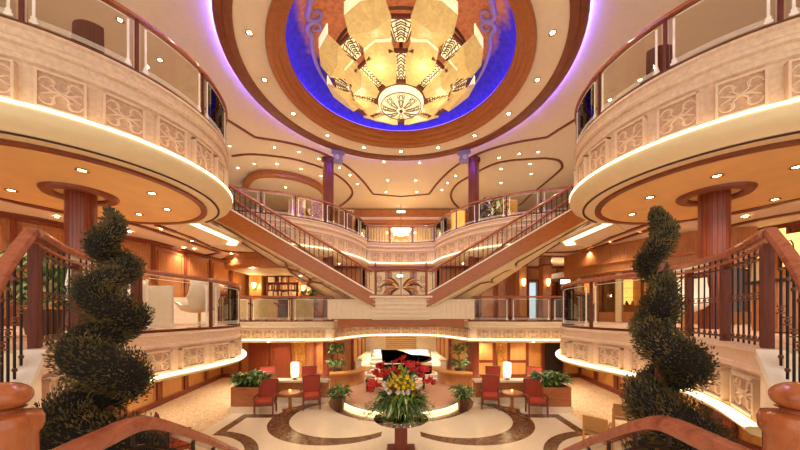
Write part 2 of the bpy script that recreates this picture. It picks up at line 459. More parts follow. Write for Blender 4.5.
def deck_edge(path, prof, lip, z, carve, zc, step, name, mat, cv0=0, cv1=None, d0=0.0):
    m = M(mat); m.sweep(path, [(-.35, z), *prof, (-.35, prof[-1][1])]); fo = struct(m.build(name, org=(path[0][0], path[0][1], z)))
    m = M('cream_paint'); m.sweep(path, lip); m.build('cove_moulding', fo, smooth=True)
    zz = lip[0][1]
    m = M('led_warm'); m.sweep(path, [(.08, zz + .005), (.165, zz - .01), (.18, zz - .01), (.18, zz + .025), (.15, zz + .03), (.08, zz + .03)]); m.build('light_strip', fo)
    tot = arclen(path)[-1]; d = d0
    while d < tot - .2:
        p, a = along(path, d)
        n = (math.sin(a), -math.cos(a))
        inst('carved_panel', carve, (p[0] + n[0] * .02, p[1] + n[1] * .02, zc), fo, a + (PI if SIDE == -1 else PI))
        d += step
    return fo
# top flat polygons (left halves, mirrored)
outC = pathC + pathC3[1:]
vz = 0
for SIDE in (-1, 1):
    # ---- upper deck: slab with floor and soffit
    inner = [(p[0] + n[0] * -.3, p[1] + n[1] * -.3) for p, n in zip(outC, normals(outC))]
    inner[-1] = (0, inner[-1][1])
    m = M('ceiling_cream'); m.prism(inner + [(0, 26), (-16, 26), (-16, CY - 2.85 + .0)], ZCs + .02, ZC - .02); struct(m.build('ceiling', org=(-12, 12, ZCs)))
    deck_edge(pathC[:-1], profC, lipC, ZC, CARVE_C, ZC - .92, .76, 'trim_1', 'carved_stone', d0=.3)
    # ---- mezzanine
    inner = [(p[0] + n[0] * -.25, p[1] + n[1] * -.25) for p, n in zip(fullB, normals(fullB))]
    inner[-1] = (0, inner[-1][1])
    m = M('ceiling_cream', 'pink_carpet'); m.prism(inner + [(0, 26), (-16, 26), (-16, 2.75), (-3.4, 2.75)], ZBs + .02, ZB - .02)
    for i, f in enumerate(m.f):
        if all(abs(m.v[q].z - (ZB - .02)) < 1e-4 for q in f): m.k[i] = 1
    struct(m.build('floor', org=(-12, 12, ZBs)))
    deck_edge(pathB, profB, lipB, ZB, CARVE_B, ZB - .52, .74, 'trim_3', 'marble_pink', d0=.4)
    deck_edge(pathB2, profB, lipB, ZB, CARVE_B, ZB - .52, .5, 'trim_4', 'plaster', d0=1.0)
    deck_edge(pathB3, profB, lipB, ZB, CARVE_B, ZB - .52, .5, 'trim_5', 'plaster', d0=.2)
    # soffit circle under the upper balcony: golden disc inside a brown ring
    m = M('soffit_gold'); m.prism([p for p in arc(CX, CY, 2.35, 0, 360, 48)][:-1], ZCs - .03, ZCs + .01); o = struct(m.build('ceiling', org=(CX, CY, ZCs)))
    m = M('trim_brown'); m.sweep(arc(CX, CY, 2.35, 0, 360, 48)[:-1], [(-.07, ZCs - .06), (.07, ZCs - .06), (.07, ZCs + .01), (-.07, ZCs + .01)], closed=True); m.build('soffit_trim', o)
    m = M('vent_dark'); m.sweep(arc(CX, CY, 2.66, -110, 60, 40), [(0, ZCs - .02), (.05, ZCs - .02), (.05, ZCs + .04), (0, ZCs + .04)]); m.build('air_slot', o)
    # ---- column through all decks
    th = thing('column', ('left' if SIDE == -1 else 'right') + ' large red wood clad column with slatted sides beneath the round balcony', 'column', (CX, CY, 0))
    m = M('column_wood'); m.lathe([(.275, 0), (.275, ZCs)], (CX + (.08 if SIDE == 1 else -.08), CY, 0), 32); m.build('shaft', th, smooth=True)
    m = M('wood_dark'); m.lathe([(.32, 0), (.32, .25), (.28, .28)], (CX + (.08 if SIDE == 1 else -.08), CY, 0), 32); m.build('base', th, smooth=True)
    m = M('trim_brown'); m.lathe([(.45, ZCs - .08), (.48, ZCs - .11), (.63, ZCs - .11), (.67, ZCs - .06), (.67, ZCs), (.45, ZCs), (.45, ZCs - .08)], (CX + (.08 if SIDE == 1 else -.08), CY, 0), 40); m.build('ceiling_ring', th, smooth=True)
# central far balcony fascia
SIDE = -1
p3 = pathC3 + [(1.0, 19.5), (2.1, 19.2)]
deck_edge(p3, profC, lipC, ZC, CARVE_C, ZC - .92, .76, 'trim_6', 'carved_stone', d0=.5)
# ================================================================ top ceiling with dome opening
R1, R2, DY = 3.5, 5.3, 10.2
m = M('ceiling_cream')
ring = arc(0, DY, R1 + .45, -90, -270, 40)
for SIDE in (-1, 1):
    m = M('ceiling_cream'); m.prism([(-16, -6), (0, -6)] + ring + [(0, 26), (-16, 26)], ZT + .14, ZT + .3); struct(m.build('ceiling', org=(-10, 10, ZT)))
SIDE = -1
# dropped ring panel around the dome
m = M('ceiling_cream'); m.lathe([(R1 + .4, ZT), (R2, ZT), (R2, ZT + .05), (R1 + .4, ZT + .05), (R1 + .4, ZT)], (0, DY, 0), 96); o = struct(m.build('ceiling', org=(0, DY, ZT)))
m = M('trim_brown'); m.lathe([(R2 - .42, ZT - .03), (R2 - .38, ZT - .06), (R2 - .2, ZT - .06), (R2 - .18, ZT - .04), (R2 + .0, ZT - .05), (R2 + .04, ZT), (R2 + .04, ZT + .06), (R2 - .42, ZT + .06), (R2 - .42, ZT - .03)], (0, DY, 0), 96); m.build('wooden_edge', o, smooth=True)
m = M('wood_board'); m.lathe([(R1 + .06, ZT + .42), (R1 + .06, ZT + .3), (R1 + .14, ZT + .28), (R1 + .16, ZT + .16), (R1 + .27, ZT + .14), (R1 + .29, ZT + .02), (R1 + .4, ZT), (R1 + .42, ZT - .08), (R1 + .55, ZT - .1), (R1 + .6, ZT - .04), (R1 + .6, ZT + .05), (R1 + .3, ZT + .2), (R1 + .2, ZT + .42), (R1 + .06, ZT + .42)], (0, DY, 0), 96); m.build('dome_moulding', o, smooth=True)
m = M('led_blue'); m.lathe([(R2 - .0, ZT + .065), (R2 + .05, ZT + .065), (R2 + .05, ZT + .1), (R2 - .0, ZT + .1), (R2 - .0, ZT + .065)], (0, DY, 0), 96); m.build('blue_light_strip', o)
m = M('led_blue_dome'); m.lathe([(R1 + .07, ZT + .425), (R1 + .16, ZT + .425), (R1 + .16, ZT + .44), (R1 + .07, ZT + .44), (R1 + .07, ZT + .425)], (0, DY, 0), 96); m.build('blue_light_strip', o)
# painted dome
m = M('dome_paint')
prof = [(R1 + .2, ZT + .4)] + [(max(.001, (R1 + .18) * math.cos(a)), ZT + .42 + 1.15 * math.sin(a)) for a in [math.radians(x) for x in range(0, 91, 9)]]
m.lathe(prof, (0, DY, 0), 72, cap=False); o = struct(m.build('ceiling', org=(0, DY, ZT), smooth=True, rec=False))
def dome(a, r):            # point just under the dome; a: angle from the viewer side, r radius
    c = min(1, r / (R1 + .18)); return (r * math.sin(a), DY - r * math.cos(a), ZT + .42 + 1.15 * math.sqrt(max(0, 1 - c * c)) - .04)
for sd in (-1, 1):
    for a0 in (72,):
        sp = []
        for i in range(22):
            t_ = i / 21; sp.append(dome(sd * math.radians(a0 - 58 + 50 * t_), 3.3 - .35 * math.sin(t_ * PI * .5) * 1.0))
        a_c = a0 - 4; rc = 2.72
        for i in range(18):
            t_ = i / 17; rr = .25 * (1 - t_ * .75); th_ = t_ * 2.2 * PI
            sp.append(dome(sd * (math.radians(a_c) + rr * math.sin(th_) / 2.8), rc + rr * math.cos(th_)))
        m = M('swirl_paint'); m.tube(sp, [.02 + .07 * (1 - abs(2 * i / len(sp) - 1)) for i in range(len(sp))], 6); m.build('painted_swirl', o, smooth=True)
        sp = []
        for i in range(22):
            t_ = i / 21; sp.append(dome(sd * math.radians(a0 + 62 - 52 * t_), 3.3 - .45 * t_))
        for i in range(18):
            t_ = i / 17; rr = .25 * (1 - t_ * .75); th_ = t_ * 2.2 * PI
            sp.append(dome(sd * (math.radians(a0 + 5) - rr * math.sin(th_) / 2.8), 2.72 + rr * math.cos(th_)))
        m = M('swirl_paint'); m.tube(sp, [.02 + .07 * (1 - abs(2 * i / len(sp) - 1)) for i in range(len(sp))], 6); m.build('painted_swirl', o, smooth=True)
# chandelier
ch = thing('chandelier', 'huge tiered alabaster petal chandelier with dark metal grilles in the blue dome', 'chandelier', (0, DY, ZT + 1.5))
def petal(a, r0, z0, r1, z1, hw0, hw1, name, tipz):
    a = math.radians(a); u = Vector((math.sin(a), -math.cos(a), 0)); w = Vector((math.cos(a), math.sin(a), 0)); c = Vector((0, DY, 0))
    rm = r0 + (r1 - r0) * .62; zm = z0 + (z1 - z0) * .5 - .06
    def P(r, z, k): return c + u * r + w * k + Vector((0, 0, z))
    lo = [P(r0, z0, -hw0), P(r0, z0, hw0), P(rm, zm, hw1), P(r1 - .12, z1, hw1 * .92), P(r1 + .02, z1 + .02, 0), P(r1 - .12, z1, -hw1 * .92), P(rm, zm, -hw1)]
    up = [p + Vector((0, 0, .06)) - u * .02 for p in lo]
    m = M('alabaster'); b = P(rm - .1, (z0 + z1) / 2 - .12, 0)
    m.add(lo + [b] + up, [(0, 1, 7), (1, 2, 7), (2, 3, 7), (3, 4, 7), (4, 5, 7), (5, 6, 7), (6, 0, 7), (14, 13, 12, 11, 10, 9, 8)] + [(i, (i + 1) % 7, 8 + (i + 1) % 7, 8 + i) for i in range(7)])
    o_ = m.build(name, ch, rec=True)
    # bright upstand at the outer edge
    m = M('alabaster_bright'); q = [lo[3], lo[4], lo[5]]; h = Vector((0, 0, tipz)) - u * .0
    e = [p + h for p in q]
    m.add(q + e + [p - u * .03 for p in q] + [p - u * .03 for p in e], [(0, 1, 4, 3), (1, 2, 5, 4), (6, 9, 10, 7), (7, 10, 11, 8), (3, 4, 10, 9), (4, 5, 11, 10)])
    m.build('petal_rim', o_, org=None)
def grille(a, r0, z0, r1, z1, hw0, hw1):
    a = math.radians(a); u = Vector((math.sin(a), -math.cos(a), 0)); w = Vector((math.cos(a), math.sin(a), 0)); c = Vector((0, DY, 0))
    def P(t_, k, dz=0): return c + u * (r0 + (r1 - r0) * t_) + w * (k * (hw0 + (hw1 - hw0) * t_)) + Vector((0, 0, z0 + (z1 - z0) * t_ + dz))
    m = M('alabaster_bright'); lo = [P(0, -1), P(0, 1), P(1, 1), P(1, -1)]; up = [p + Vector((0, 0, .03)) for p in lo]
    m.add(lo + up, [(3, 2, 1, 0), (4, 5, 6, 7), (0, 1, 5, 4), (1, 2, 6, 5), (2, 3, 7, 6), (3, 0, 4, 7)]); o_ = m.build('grille_panel', ch)
    m = M('bronze')
    b = .018
    for k in (-1, -.78, .78, 1): m.bar(P(0, k, -.015), P(1, k, -.015), b * 1.3, b)
    for t_ in (.18, .38, .58, .78):
        for s_ in (-1, 1):
            m.bar(P(t_, s_ * .78, -.015), P(t_ + .16, 0, -.015), b, b)
            m.bar(P(t_ - .07, s_ * .5, -.015), P(t_ + .05, 0, -.015), b, b)
    for s_ in (-.35, .35): m.bar(P(.05, s_, -.015), P(.95, s_, -.015), b * .8, b)
    m.build('metal_grille', o_)
    m = M('wood_dark'); m.bar(P(1, -1.05, 0), P(1, 1.05, 0), .06, .09); m.build('grille_cap', o_)
for k in range(8):
    a = 22.5 + 45 * k
    petal(a, .8, ZT - .72, 1.85, ZT - .3, .17, .46, 'petal', .16)
    petal(a, 1.5, ZT - .24, 2.62, ZT + .12, .3, .63, 'petal', .34)
    grille(45 * k, .78, ZT - .68, 1.6, ZT - .4, .11, .33)
    grille(45 * k, 1.72, ZT - .26, 2.2, ZT - .02, .16, .4)
m = M('bronze'); m.lathe([(.9, ZT - .6), (.88, ZT - .7), (.72, ZT - .72), (.7, ZT - .62), (.9, ZT - .6)], (0, DY, 0), 40); m.build('metal_collar', ch, smooth=True)
m = M('alabaster_bright'); m.lathe([(.74, ZT - .6), (.74, ZT - .8), (.7, ZT - .86), (.66, ZT - .88), (.4, ZT - .98), (.1, ZT - 1.02), (.001, ZT - 1.02)], (0, DY, 0), 40); o = m.build('central_bowl', ch, smooth=True)
m = M('bronze')
for k in range(8):
    a = 2 * PI * k / 8
    for da in (-.2, -.1, .1, .2):
        m.tube([(r * math.sin(a + da), DY - r * math.cos(a + da), z) for r, z in ((.15, ZT - 1.02), (.4, ZT - .99), (.62, ZT - .905))], .01, 4)
    for r, z in ((.35, ZT - 1.0), (.5, ZT - .955)):
        m.bar((r * math.sin(a - .2), DY - r * math.cos(a - .2), z), ((r + .1) * math.sin(a), DY - (r + .1) * math.cos(a), z + .03), .012, .012)
        m.bar((r * math.sin(a + .2), DY - r * math.cos(a + .2), z), ((r + .1) * math.sin(a), DY - (r + .1) * math.cos(a), z + .03), .012, .012)
m.tube([(.66 * math.cos(x / 36 * 2 * PI), DY + .66 * math.sin(x / 36 * 2 * PI), ZT - .89) for x in range(36)], .015, 5, closed=True)
m.ball((0, DY, ZT - 1.03), .06, 10)
m.build('bowl_grille', o)
m = M('bronze'); m.lathe([(.06, ZT - .6), (.06, ZT + 1.5), (.3, ZT + 1.5)], (0, DY, 0), 12); m.lathe([(2.2, ZT + .25), (2.25, ZT + .2), (2.2, ZT + .15), (2.15, ZT + .2), (2.2, ZT + .25)], (0, DY, 0), 48); m.build('frame', ch)
for k in range(6):
    a = PI / 6 + k * PI / 3; lamp('chandelier_bulb', 'POINT', (1.5 * math.sin(a), DY - 1.5 * math.cos(a), ZT - .95), CHAND_W, (1, .84, .58), shadow_soft_size=.25)
# ---------------------------------------------------------------- brown ceiling trims, measured on the ceiling plane
def trim(pts, z, w=.11, closed=False, n=4, name='trim_7', h=.05, mat='trim_brown', flip=False):
    if flip: pts = [(802 - x, y) for x, y in pts]
    q = [on_plane(x, y, z) for x, y in pts]; q = cr([(a, b, 0) for a, b in q], n)
    m = M(mat); m.sweep([p[:2] for p in q], [(-w / 2, z - h), (w / 2, z - h), (w / 2, z + .02), (-w / 2, z + .02)]); struct(m.build(name, org=(q[0][0], q[0][1], z)))
ZU = ZT + .14
for fl in (False, True):
    trim([(205, 108), (228, 120), (255, 137)], ZU, flip=fl, n=2)
    trim([(255, 137), (290, 143), (320, 152), (345, 165), (362, 180), (373, 194)], ZU, flip=fl)
    trim([(373, 194), (401, 196.5)], ZU, flip=fl, n=2)
    trim([(0, 197), (60, 209.5), (128, 222.5), (172, 236), (213, 250), (220, 252.5)], ZCs, .13, flip=fl)
    trim([(220, 252.5), (200, 257), (196, 259.5)], ZCs, .1, flip=fl)
    trim([(0, 212), (60, 223), (130, 241), (165, 251), (197, 259)], ZCs, .12, flip=fl)
    trim([(156, 224.5), (190, 237), (215, 248), (232, 252), (262, 252)], ZCs, .12, flip=fl)
    trim([(218, 262), (228, 257.5), (245, 256.5), (280, 256)], ZCs, .1, flip=fl)
trim([(232, 156), (250, 154), (275, 156), (300, 160.5), (330, 171), (348, 184), (352, 195), (340, 206), (325, 210)], ZU)
trim([(545, 158), (500, 162), (470, 176), (455, 186), (451, 197), (458, 207), (470, 212)], ZU)
trim([(545, 158), (558, 160), (562, 165), (558, 172), (530, 195), (515, 207), (480, 211)], ZU, n=3)
# dropped oval edge over the left upper lounge
q = [on_plane(x, y, ZU - .35) for x, y in [(243, 190), (250, 180), (262, 176.5), (280, 177), (300, 181), (318, 188), (328, 198)]]
m = M('wood_orange'); m.sweep([p[:2] for p in cr([(a, b, 0) for a, b in q], 5)], [(-.2, ZU - .36), (.1, ZU - .36), (.12, ZU - .25), (.02, ZU - .18), (.02, ZU), (-.2, ZU)]); struct(m.build('trim_8', org=(q[0][0], q[0][1], ZU)))
# light coffers in the mezzanine ceiling, beside the stairs
for SIDE in (-1, 1):
    m = M('ceiling_cream'); m.prism([(-8.2, 9.6), (-6.15, 9.6), (-6.15, 12.0), (-6.75, 12.9), (-6.75, 13.6), (-8.2, 13.6)], ZCs + .012, ZCs + .1); struct(m.build('ceiling', org=(-7, 11.5, ZCs)))
    m = M('cream_paint'); outl = [(-6.2, 9.7), (-6.2, 12.05), (-6.75, 12.85), (-7.9, 12.85)]
    m.sweep(outl, [(-.08, ZCs - .03), (.02, ZCs - .03), (.02, ZCs + .02), (-.08, ZCs + .02)]); o = struct(m.build('trim_9', org=(-6.3, 12, ZCs)))
    m = M('led_cove'); m.sweep([(-6.2, 9.7), (-6.2, 12.05), (-6.75, 12.83)], [(-.42, ZCs - .016), (-.09, ZCs - .016), (-.09, ZCs + .01), (-.42, ZCs + .01)]); m.build('light_strip', o)
# ================================================================ glass balustrades along the deck edges
def side_word(): return 'left' if SIDE == -1 else 'right'
def railing(path, z, label, step, h=1.05, group=None, org=None, end_posts=True, post_mat='wood_dark'):
    th = thing('balcony_railing', label, 'railing', (*(org or path[0])[:2], z), group)
    m = M('wood_rail')
    m.sweep(path, [(-.05, z + h - .05), (-.055, z + h - .01), (-.03, z + h + .03), (.03, z + h + .03), (.055, z + h - .01), (.05, z + h - .05)]); m.build('handrail', th, smooth=True)
    m = M('bronze'); m.sweep(path, [(-.03, z), (.03, z), (.03, z + .05), (-.03, z + .05)]); m.build('bottom_rail', th)
    tot = arclen(path)[-1]; n = max(1, round(tot / step)); st = tot / n
    for i in range(n + 1):
        if not end_posts and i in (0, n): continue
        p, a = along(path, i * st); m = M(post_mat); m.box((p[0], p[1], z + h / 2 - .02), (.05, .05, h - .06), a); m.build('post', th)
    for i in range(n):
        seg = cut(path, i * st + .06, (i + 1) * st - .06)
        m = M('glass'); m.sweep(seg, [(-.006, z + .06), (.006, z + .06), (.006, z + h - .07), (-.006, z + h - .07)]); g = m.build('glass_pane', th)
        m = M('white_etch')
        for k in range(4):
            zz = z + .09 + .022 * k; e = cut(path, i * st + .16, (i + 1) * st - .16)
            m.sweep(e, [(.007, zz), (.011, zz), (.011, zz + .008), (.007, zz + .008)])
        zz = z + h - .12; m.sweep(e, [(.007, zz), (.011, zz), (.011, zz + .012), (.007, zz + .012)])
        for dd in (.13, st - .13):
            p, a = along(path, i * st + dd); nx, ny = math.sin(a) * .012, -math.cos(a) * .012
            m.box((p[0] + nx, p[1] + ny, z + h * .47), (.035, .012, h * .8), a)
            m.box((p[0] + nx, p[1] + ny, z + .1), (.1, .02, .04), a); m.box((p[0] + nx, p[1] + ny, z + .15), (.065, .02, .06), a)
        m.build('etched_border', g)
    return th
BAL = {}
def baluster_mesh(h):
    if h in BAL: return BAL[h]
    m = M('dark_metal'); m.cyl((0, 0, 0), (0, 0, h), .010 if h > .9 else .014, n=6)
    for f_ in (.08, .5, .86): m.use('bronze'); m.ball((0, 0, h * f_), .02, 8, 1.1)
    for f_ in (.47, .53): m.box((0, 0, h * f_), (.05, .05, .012))
    o = m.build('baluster', smooth=True); d = o.data; bpy.data.objects.remove(o); BAL[h] = d; return d
totB = arclen(pathB)[-1]
for SIDE in (-1, 1):
    s_ = side_word()
    i0 = next(i for i, p in enumerate(pathC) if p[0] > -9.6)
    i1 = len(pathC) - len(railC2) - 2
    railing(pathC[:i1 + 1], ZC, s_ + ' upper round balcony railing of clear glass with curved wooden handrail', 1.35)
    railing(railC2, ZC, s_ + ' far curved glass railing of the upper deck sweeping in behind the staircase', 1.5)
    seg = cut(pathB, 2.3, totB)
    railing(seg, ZB, s_ + ' mezzanine balcony railing of curved glass panes with wooden handrail', 1.5)
    railing(pathB2, ZB, s_ + ' straight glass railing of the far mezzanine beside the stair landing', 1.5)
SIDE = -1
railing(p3, ZC, 'short curved glass railing at the far centre of the upper deck', 1.45)
# ---- mezzanine balustrade with metal balusters from the corner post
for SIDE in (-1, 1):
    s_ = side_word()
    seg = cut(pathB, 0, 2.2)
    th = thing('balustrade', s_ + ' near mezzanine balustrade with thick wooden handrail and dark metal balusters', 'balustrade', (*seg[0][:2], ZB))
    tot = 2.2
    path = [(p[0], p[1], ZB + 1.04 + .06 * max(0, 1 - arclen(seg)[i] / 1.0) ** 1.5) for i, p in enumerate(seg)]
    rp = [(-.06, -.045), (-.075, 0), (-.055, .04), (0, .052), (.055, .04), (.075, 0), (.06, -.045)]
    m = M('wood_rail'); m.sweep(path, rp); m.sweep(path, [(-.04, -.12), (-.04, -.09), (.04, -.09), (.04, -.12)]); m.build('handrail', th, smooth=True)
    m = M('bronze'); m.sweep(seg, [(-.02, ZB + .05), (.02, ZB + .05), (.02, ZB + .075), (-.02, ZB + .075)])
    m.sweep(path, [(-.012, -.17), (.012, -.17), (.012, -.15), (-.012, -.15)]); m.build('metal_rail', th)
    for d in (.03, .95, 1.75, 2.2):
        p, a = along(path, d); m = M('wood_dark'); m.box((p[0], p[1], (ZB + p[2] - .1) / 2), (.075, .075, p[2] - .1 - ZB), a); m.build('post', th)
    d = .16
    while d < 2.1:
        if min(abs(d - q) for q in (.95, 1.75)) > .08:
            p, a = along(path, d); inst('baluster', baluster_mesh(1.0), (p[0], p[1], ZB + .01), th, a)
        d += .125
    # ---- rail of the flight that comes down to the viewer's landing
    zA = ZB + 1.10
    rail = cr([(-3.5, 2.93, zA), (-3.22, 2.53, zA - .37), (-2.9, 2.17, zA - .7), (-2.42, 1.76, zA - .95), (-1.95, 1.42, zA - 1.12), (-1.56, 1.2, ZB + 1.07 - 1.33)], 5)
    th = thing('stair_balustrade', s_ + ' balustrade dropping from the mezzanine corner to the near newel post', 'balustrade', (-2.5, 1.9, 1.8))
    m = M('wood_rail'); m.sweep(rail, [(a * .68, b * 1.0) for a, b in rp]); m.build('handrail', th, smooth=True)
    tot = arclen(rail)[-1]; d = .2
    while d < tot - .2:
        p, a = along(rail, d); inst('baluster', baluster_mesh(1.0), (p[0], p[1], p[2] - 1.08), th, a); d += .13
    m = M('white_stone'); base = [(p[0], p[1], p[2] - 1.16) for p in rail]; m.sweep(base, [(-.1, -.03), (.1, -.03), (.1, .05), (-.1, .05)]); m.build('stone_cap', th)
    m = M('marble_pink'); m.sweep(base, [(-.07, -.5), (.07, -.5), (.07, -.03), (-.07, -.03)]); m.build('stringer', th)
    # newel post with flattened ball
    nx, ny = -1.45, 1.13
    th = thing('newel_post', s_ + ' round wooden newel post topped with a polished squashed ball', 'newel post', (nx, ny, 1.8))
    m = M('wood_newel'); m.lathe([(.105, 1.8), (.105, 1.9), (.088, 1.92), (.088, 2.95), (.1, 2.97), (.103, 3.01), (.095, 3.03), (.05, 3.04)], (nx, ny, 0), 32); m.build('post', th, smooth=True)
    m = M('wood_newel'); m.lathe([(.045, 3.035), (.04, 3.045), (.06, 3.055)] + [(.074 * math.cos(a), 3.098 + .052 * math.sin(a)) for a in [math.radians(x) for x in range(-56, 91, 12)]] + [(.001, 3.15)], (nx, ny, 0), 32); m.build('ball_finial', th, smooth=True)
    # ---- rail of the front flight down to the atrium floor
    rl = cr([(-1.46, 1.28, EYE - .62), (-1.455, 1.5, EYE - .605), (-1.45, 1.68, EYE - .6), (-1.44, 1.82, EYE - .65), (-1.42, 2.15, EYE - .86), (-1.42, 2.6, EYE - 1.16), (-1.42, 3.6, EYE - 1.84), (-1.42, 4.5, EYE - 2.4)], 4)
    th = thing('front_stair_railing', s_ + ' low wooden handrail at the bottom edge bending down the front flight of stairs', 'railing', (-1.43, 2.4, 1.2))
    m = M('wood_rail'); m.sweep(rl, [(-.05, -.035), (-.06, 0), (-.04, .035), (0, .045), (.04, .035), (.06, 0), (.05, -.035)]); m.build('handrail', th, smooth=True)
    m = M('dark_metal'); m.sweep(rl, [(-.01, -.14), (.01, -.14), (.01, -.12), (-.01, -.12)]); m.build('metal_rail', th)
    d = .18
    while d < arclen(rl)[-1] - .1:
        p, a = along(rl, d); m = M('dark_metal'); m.cyl((p[0], p[1], p[2] - .98), (p[0], p[1], p[2] - .02), .012, n=6); m.build('baluster', th); d += .22
# viewer's landing and flights (structure, just out of frame)
SIDE = -1
m = M('marble_cream'); m.box((0, -.2, 1.72), (3.3, 3.0, .16)); 
n = 11
for i in range(n): m.box((0, 1.3 + .29 * (i + .5), (1.8 - (i + 1) * .15) / 2), (3.1, .29, 1.8 - (i + 1) * .15))
struct(m.build('floor', org=(0, 0, 1.7)))
for SIDE in (-1, 1):
    m = M('marble_cream'); k = 8
    for i in range(k):
        t_ = (i + .5) / k; m.box((-1.75 - 1.9 * t_, .25 + 1.6 * t_, 1.72 + (ZB - 1.8) * (i + 1) / k - .06), (.3, 1.6, .17), math.radians(38))
    struct(m.build('floor', org=(-2.5, 1, 1.7)))
# ================================================================ crossing staircases
def stair():
    s_ = side_word(); x0, y0 = -1.12, 12.4; sl = .585; run = (ZC - ZL) / sl; wid = 1.5
    def S(u, v, w): return (x0 - u - v / wid * max(.4, 1.5 - .17 * u), y0 - .19 * u + v, ZL + sl * u + w)
    th = thing('staircase', s_ + ' staircase rising outward from the central landing to the upper deck', 'staircase', (x0, y0, ZL))
    n = 22; m = M('pink_carpet')
    for i in range(n):
        u0, u1 = run * i / n, run * (i + 1) / n; z1 = ZL + (ZC - ZL) * (i + 1) / n
        a, b = S(u0, .05, 0), S(u1, .05, 0); c, d = S(u1, wid - .05, 0), S(u0, wid - .05, 0)
        zb = ZL + sl * u0 - .3
        vs = [(p[0], p[1], zz) for zz in (zb, z1) for p in (a, b, c, d)]
        m.add(vs, [(0, 1, 2, 3), (4, 7, 6, 5), (0, 4, 5, 1), (1, 5, 6, 2), (2, 6, 7, 3), (3, 7, 4, 0)])
    m.build('steps', th)
    for v in (0, wid):
        m = M('wood_board'); q = [(S(0, v, .14), S(run, v, .14)), (S(run, v, -.6), S(0.35, v, -.6))]
        a, b, c, d = S(-.05, v - .04, .10), S(run, v - .04, .10), S(run, v - .04, -.6), S(-.05, v - .04, -.42)
        o4 = [(p[0], p[1] + .08, p[2]) for p in (a, b, c, d)]
        m.add([a, b, c, d] + o4, [(0, 1, 2, 3), (7, 6, 5, 4), (0, 4, 5, 1), (1, 5, 6, 2), (2, 6, 7, 3), (3, 7, 4, 0)]); m.build('stringer', th)
        m = M('white_stone'); m.bar(S(-.05, v, .13), S(run, v, .13), .13, .05); m.build('string_cap', th)
    m = M('cream_paint'); vs = [S(0, .03, -.5), S(run, .03, -.58), S(run, wid - .03, -.58), S(0, wid - .03, -.5)]
    m.add(vs + [(p[0], p[1], p[2] + .1) for p in vs], [(0, 1, 2, 3), (4, 7, 6, 5), (0, 4, 5, 1), (1, 5, 6, 2), (2, 6, 7, 3), (3, 7, 4, 0)]); sf = m.build('soffit', th)
    m = M('trim_brown')
    def B(a, b): m.bar(S(*a), S(*b), .09, .06)
    w = -.54
    u0, u1, u2 = .35, 2.1, 3.1
    def P(u, v): return (u, v, -.5 - .08 * u / run - .05)
    L1 = [P(.35, .25), P(.35, wid - .2), P(1.85, wid - .2), P(2.0, wid / 2 + .25), P(2.0, wid / 2 - .2), P(1.85, .25), P(.35, .25)]
    L2 = [P(2.0, wid / 2), P(2.2, wid / 2 + .3), P(2.7, wid / 2 + .3), P(2.95, wid / 2), P(2.7, wid / 2 - .3), P(2.2, wid / 2 - .3), P(2.0, wid / 2)]
    L3 = [P(3.0, wid / 2), P(3.2, wid - .25), P(5.9, wid - .25), P(5.9, .25), P(3.2, .25), P(3.0, wid / 2)]
    for L_ in (L1, L2, L3):
        for a, b in zip(L_, L_[1:]): B(a, b)
    m.build('soffit_trim', sf)
    c = S(*P(2.45, wid / 2)); m = M('brass', 'lens'); m.cyl((c[0], c[1], c[2] - .0), (c[0], c[1], c[2] + .03), .07); m.use('lens'); m.cyl((c[0], c[1], c[2] - .01), (c[0], c[1], c[2] - .002), .05); m.build('downlight', sf)
    for v, nmz in ((.03, 'near'), (wid - .03, 'far')):
        e0 = -.02
        m = M('wood_rail'); pts = [S(e0, v, 1.0)] + [S(run * i / 8, v, .98) for i in range(1, 9)]
        if v > 1:
            c0 = S(.25, v, 1.0); vol = []
            for i in range(22): a = i / 21 * 3.2 * PI; r = .05 + .18 * i / 21; vol.append((c0[0] + r * math.cos(a + .3), c0[1] - .0, c0[2] - .12 + r * math.sin(a + .3) * .8))
            pts = pts[1:]; m.tube(vol, .03, 8)
            m.tube([vol[-1], S(.5, v, .98), pts[0]], .035, 8)
        m.tube(pts, .055, 10, sx=1.2); m.build('handrail', th, smooth=True)
        m = M('bronze'); m.bar(S(.0, v, .86), S(run, v, .86), .02, .018); m.bar(S(.0, v, .22), S(run, v, .22), .02, .018); m.build('metal_rail', th)
        u = .12
        while u < run - .1:
            p = S(u, v, .14); inst('baluster', baluster_mesh(.83), p, th); u += .175
stairN = 0
for SIDE in (-1, 1): stair()
SIDE = -1
# bridge landing between the flights
m = M('plaster', 'marble_pink', 'wood_orange')
m.box((0, 13.6, 3.63), (2.3, 2.4, .94))
for k in range(5): m.box((0, 12.37, 3.28 + .17 * k), (2.24, .07, .03))
m.use('marble_pink'); m.box((0, 12.39, ZL - .02), (2.5, .14, .08))
m.use('plaster')
for sd in (-1, 1):
    m.box((sd * 2.05, 13.6, 3.56), (1.8, 2.3, .74))
    for k in range(9): m.box((sd * (1.28 + .19 * k), 12.43, 3.55), (.05, .06, .7))
    m.box((sd * 2.05, 13.3, 3.95), (1.82, 1.8, .06))
struct(m.build('trim_10', org=(0, 13.6, 3.2)))
m = M('wood_board'); m.box((0, 13.6, 3.03), (5.1, 2.2, .32)); struct(m.build('trim_11', org=(0, 13.6, 2.9)))
th = thing('landing_balustrade', 'art nouveau landing panel of glass and swirling metal leaves between two newels', 'balustrade', (0, 12.45, ZL))
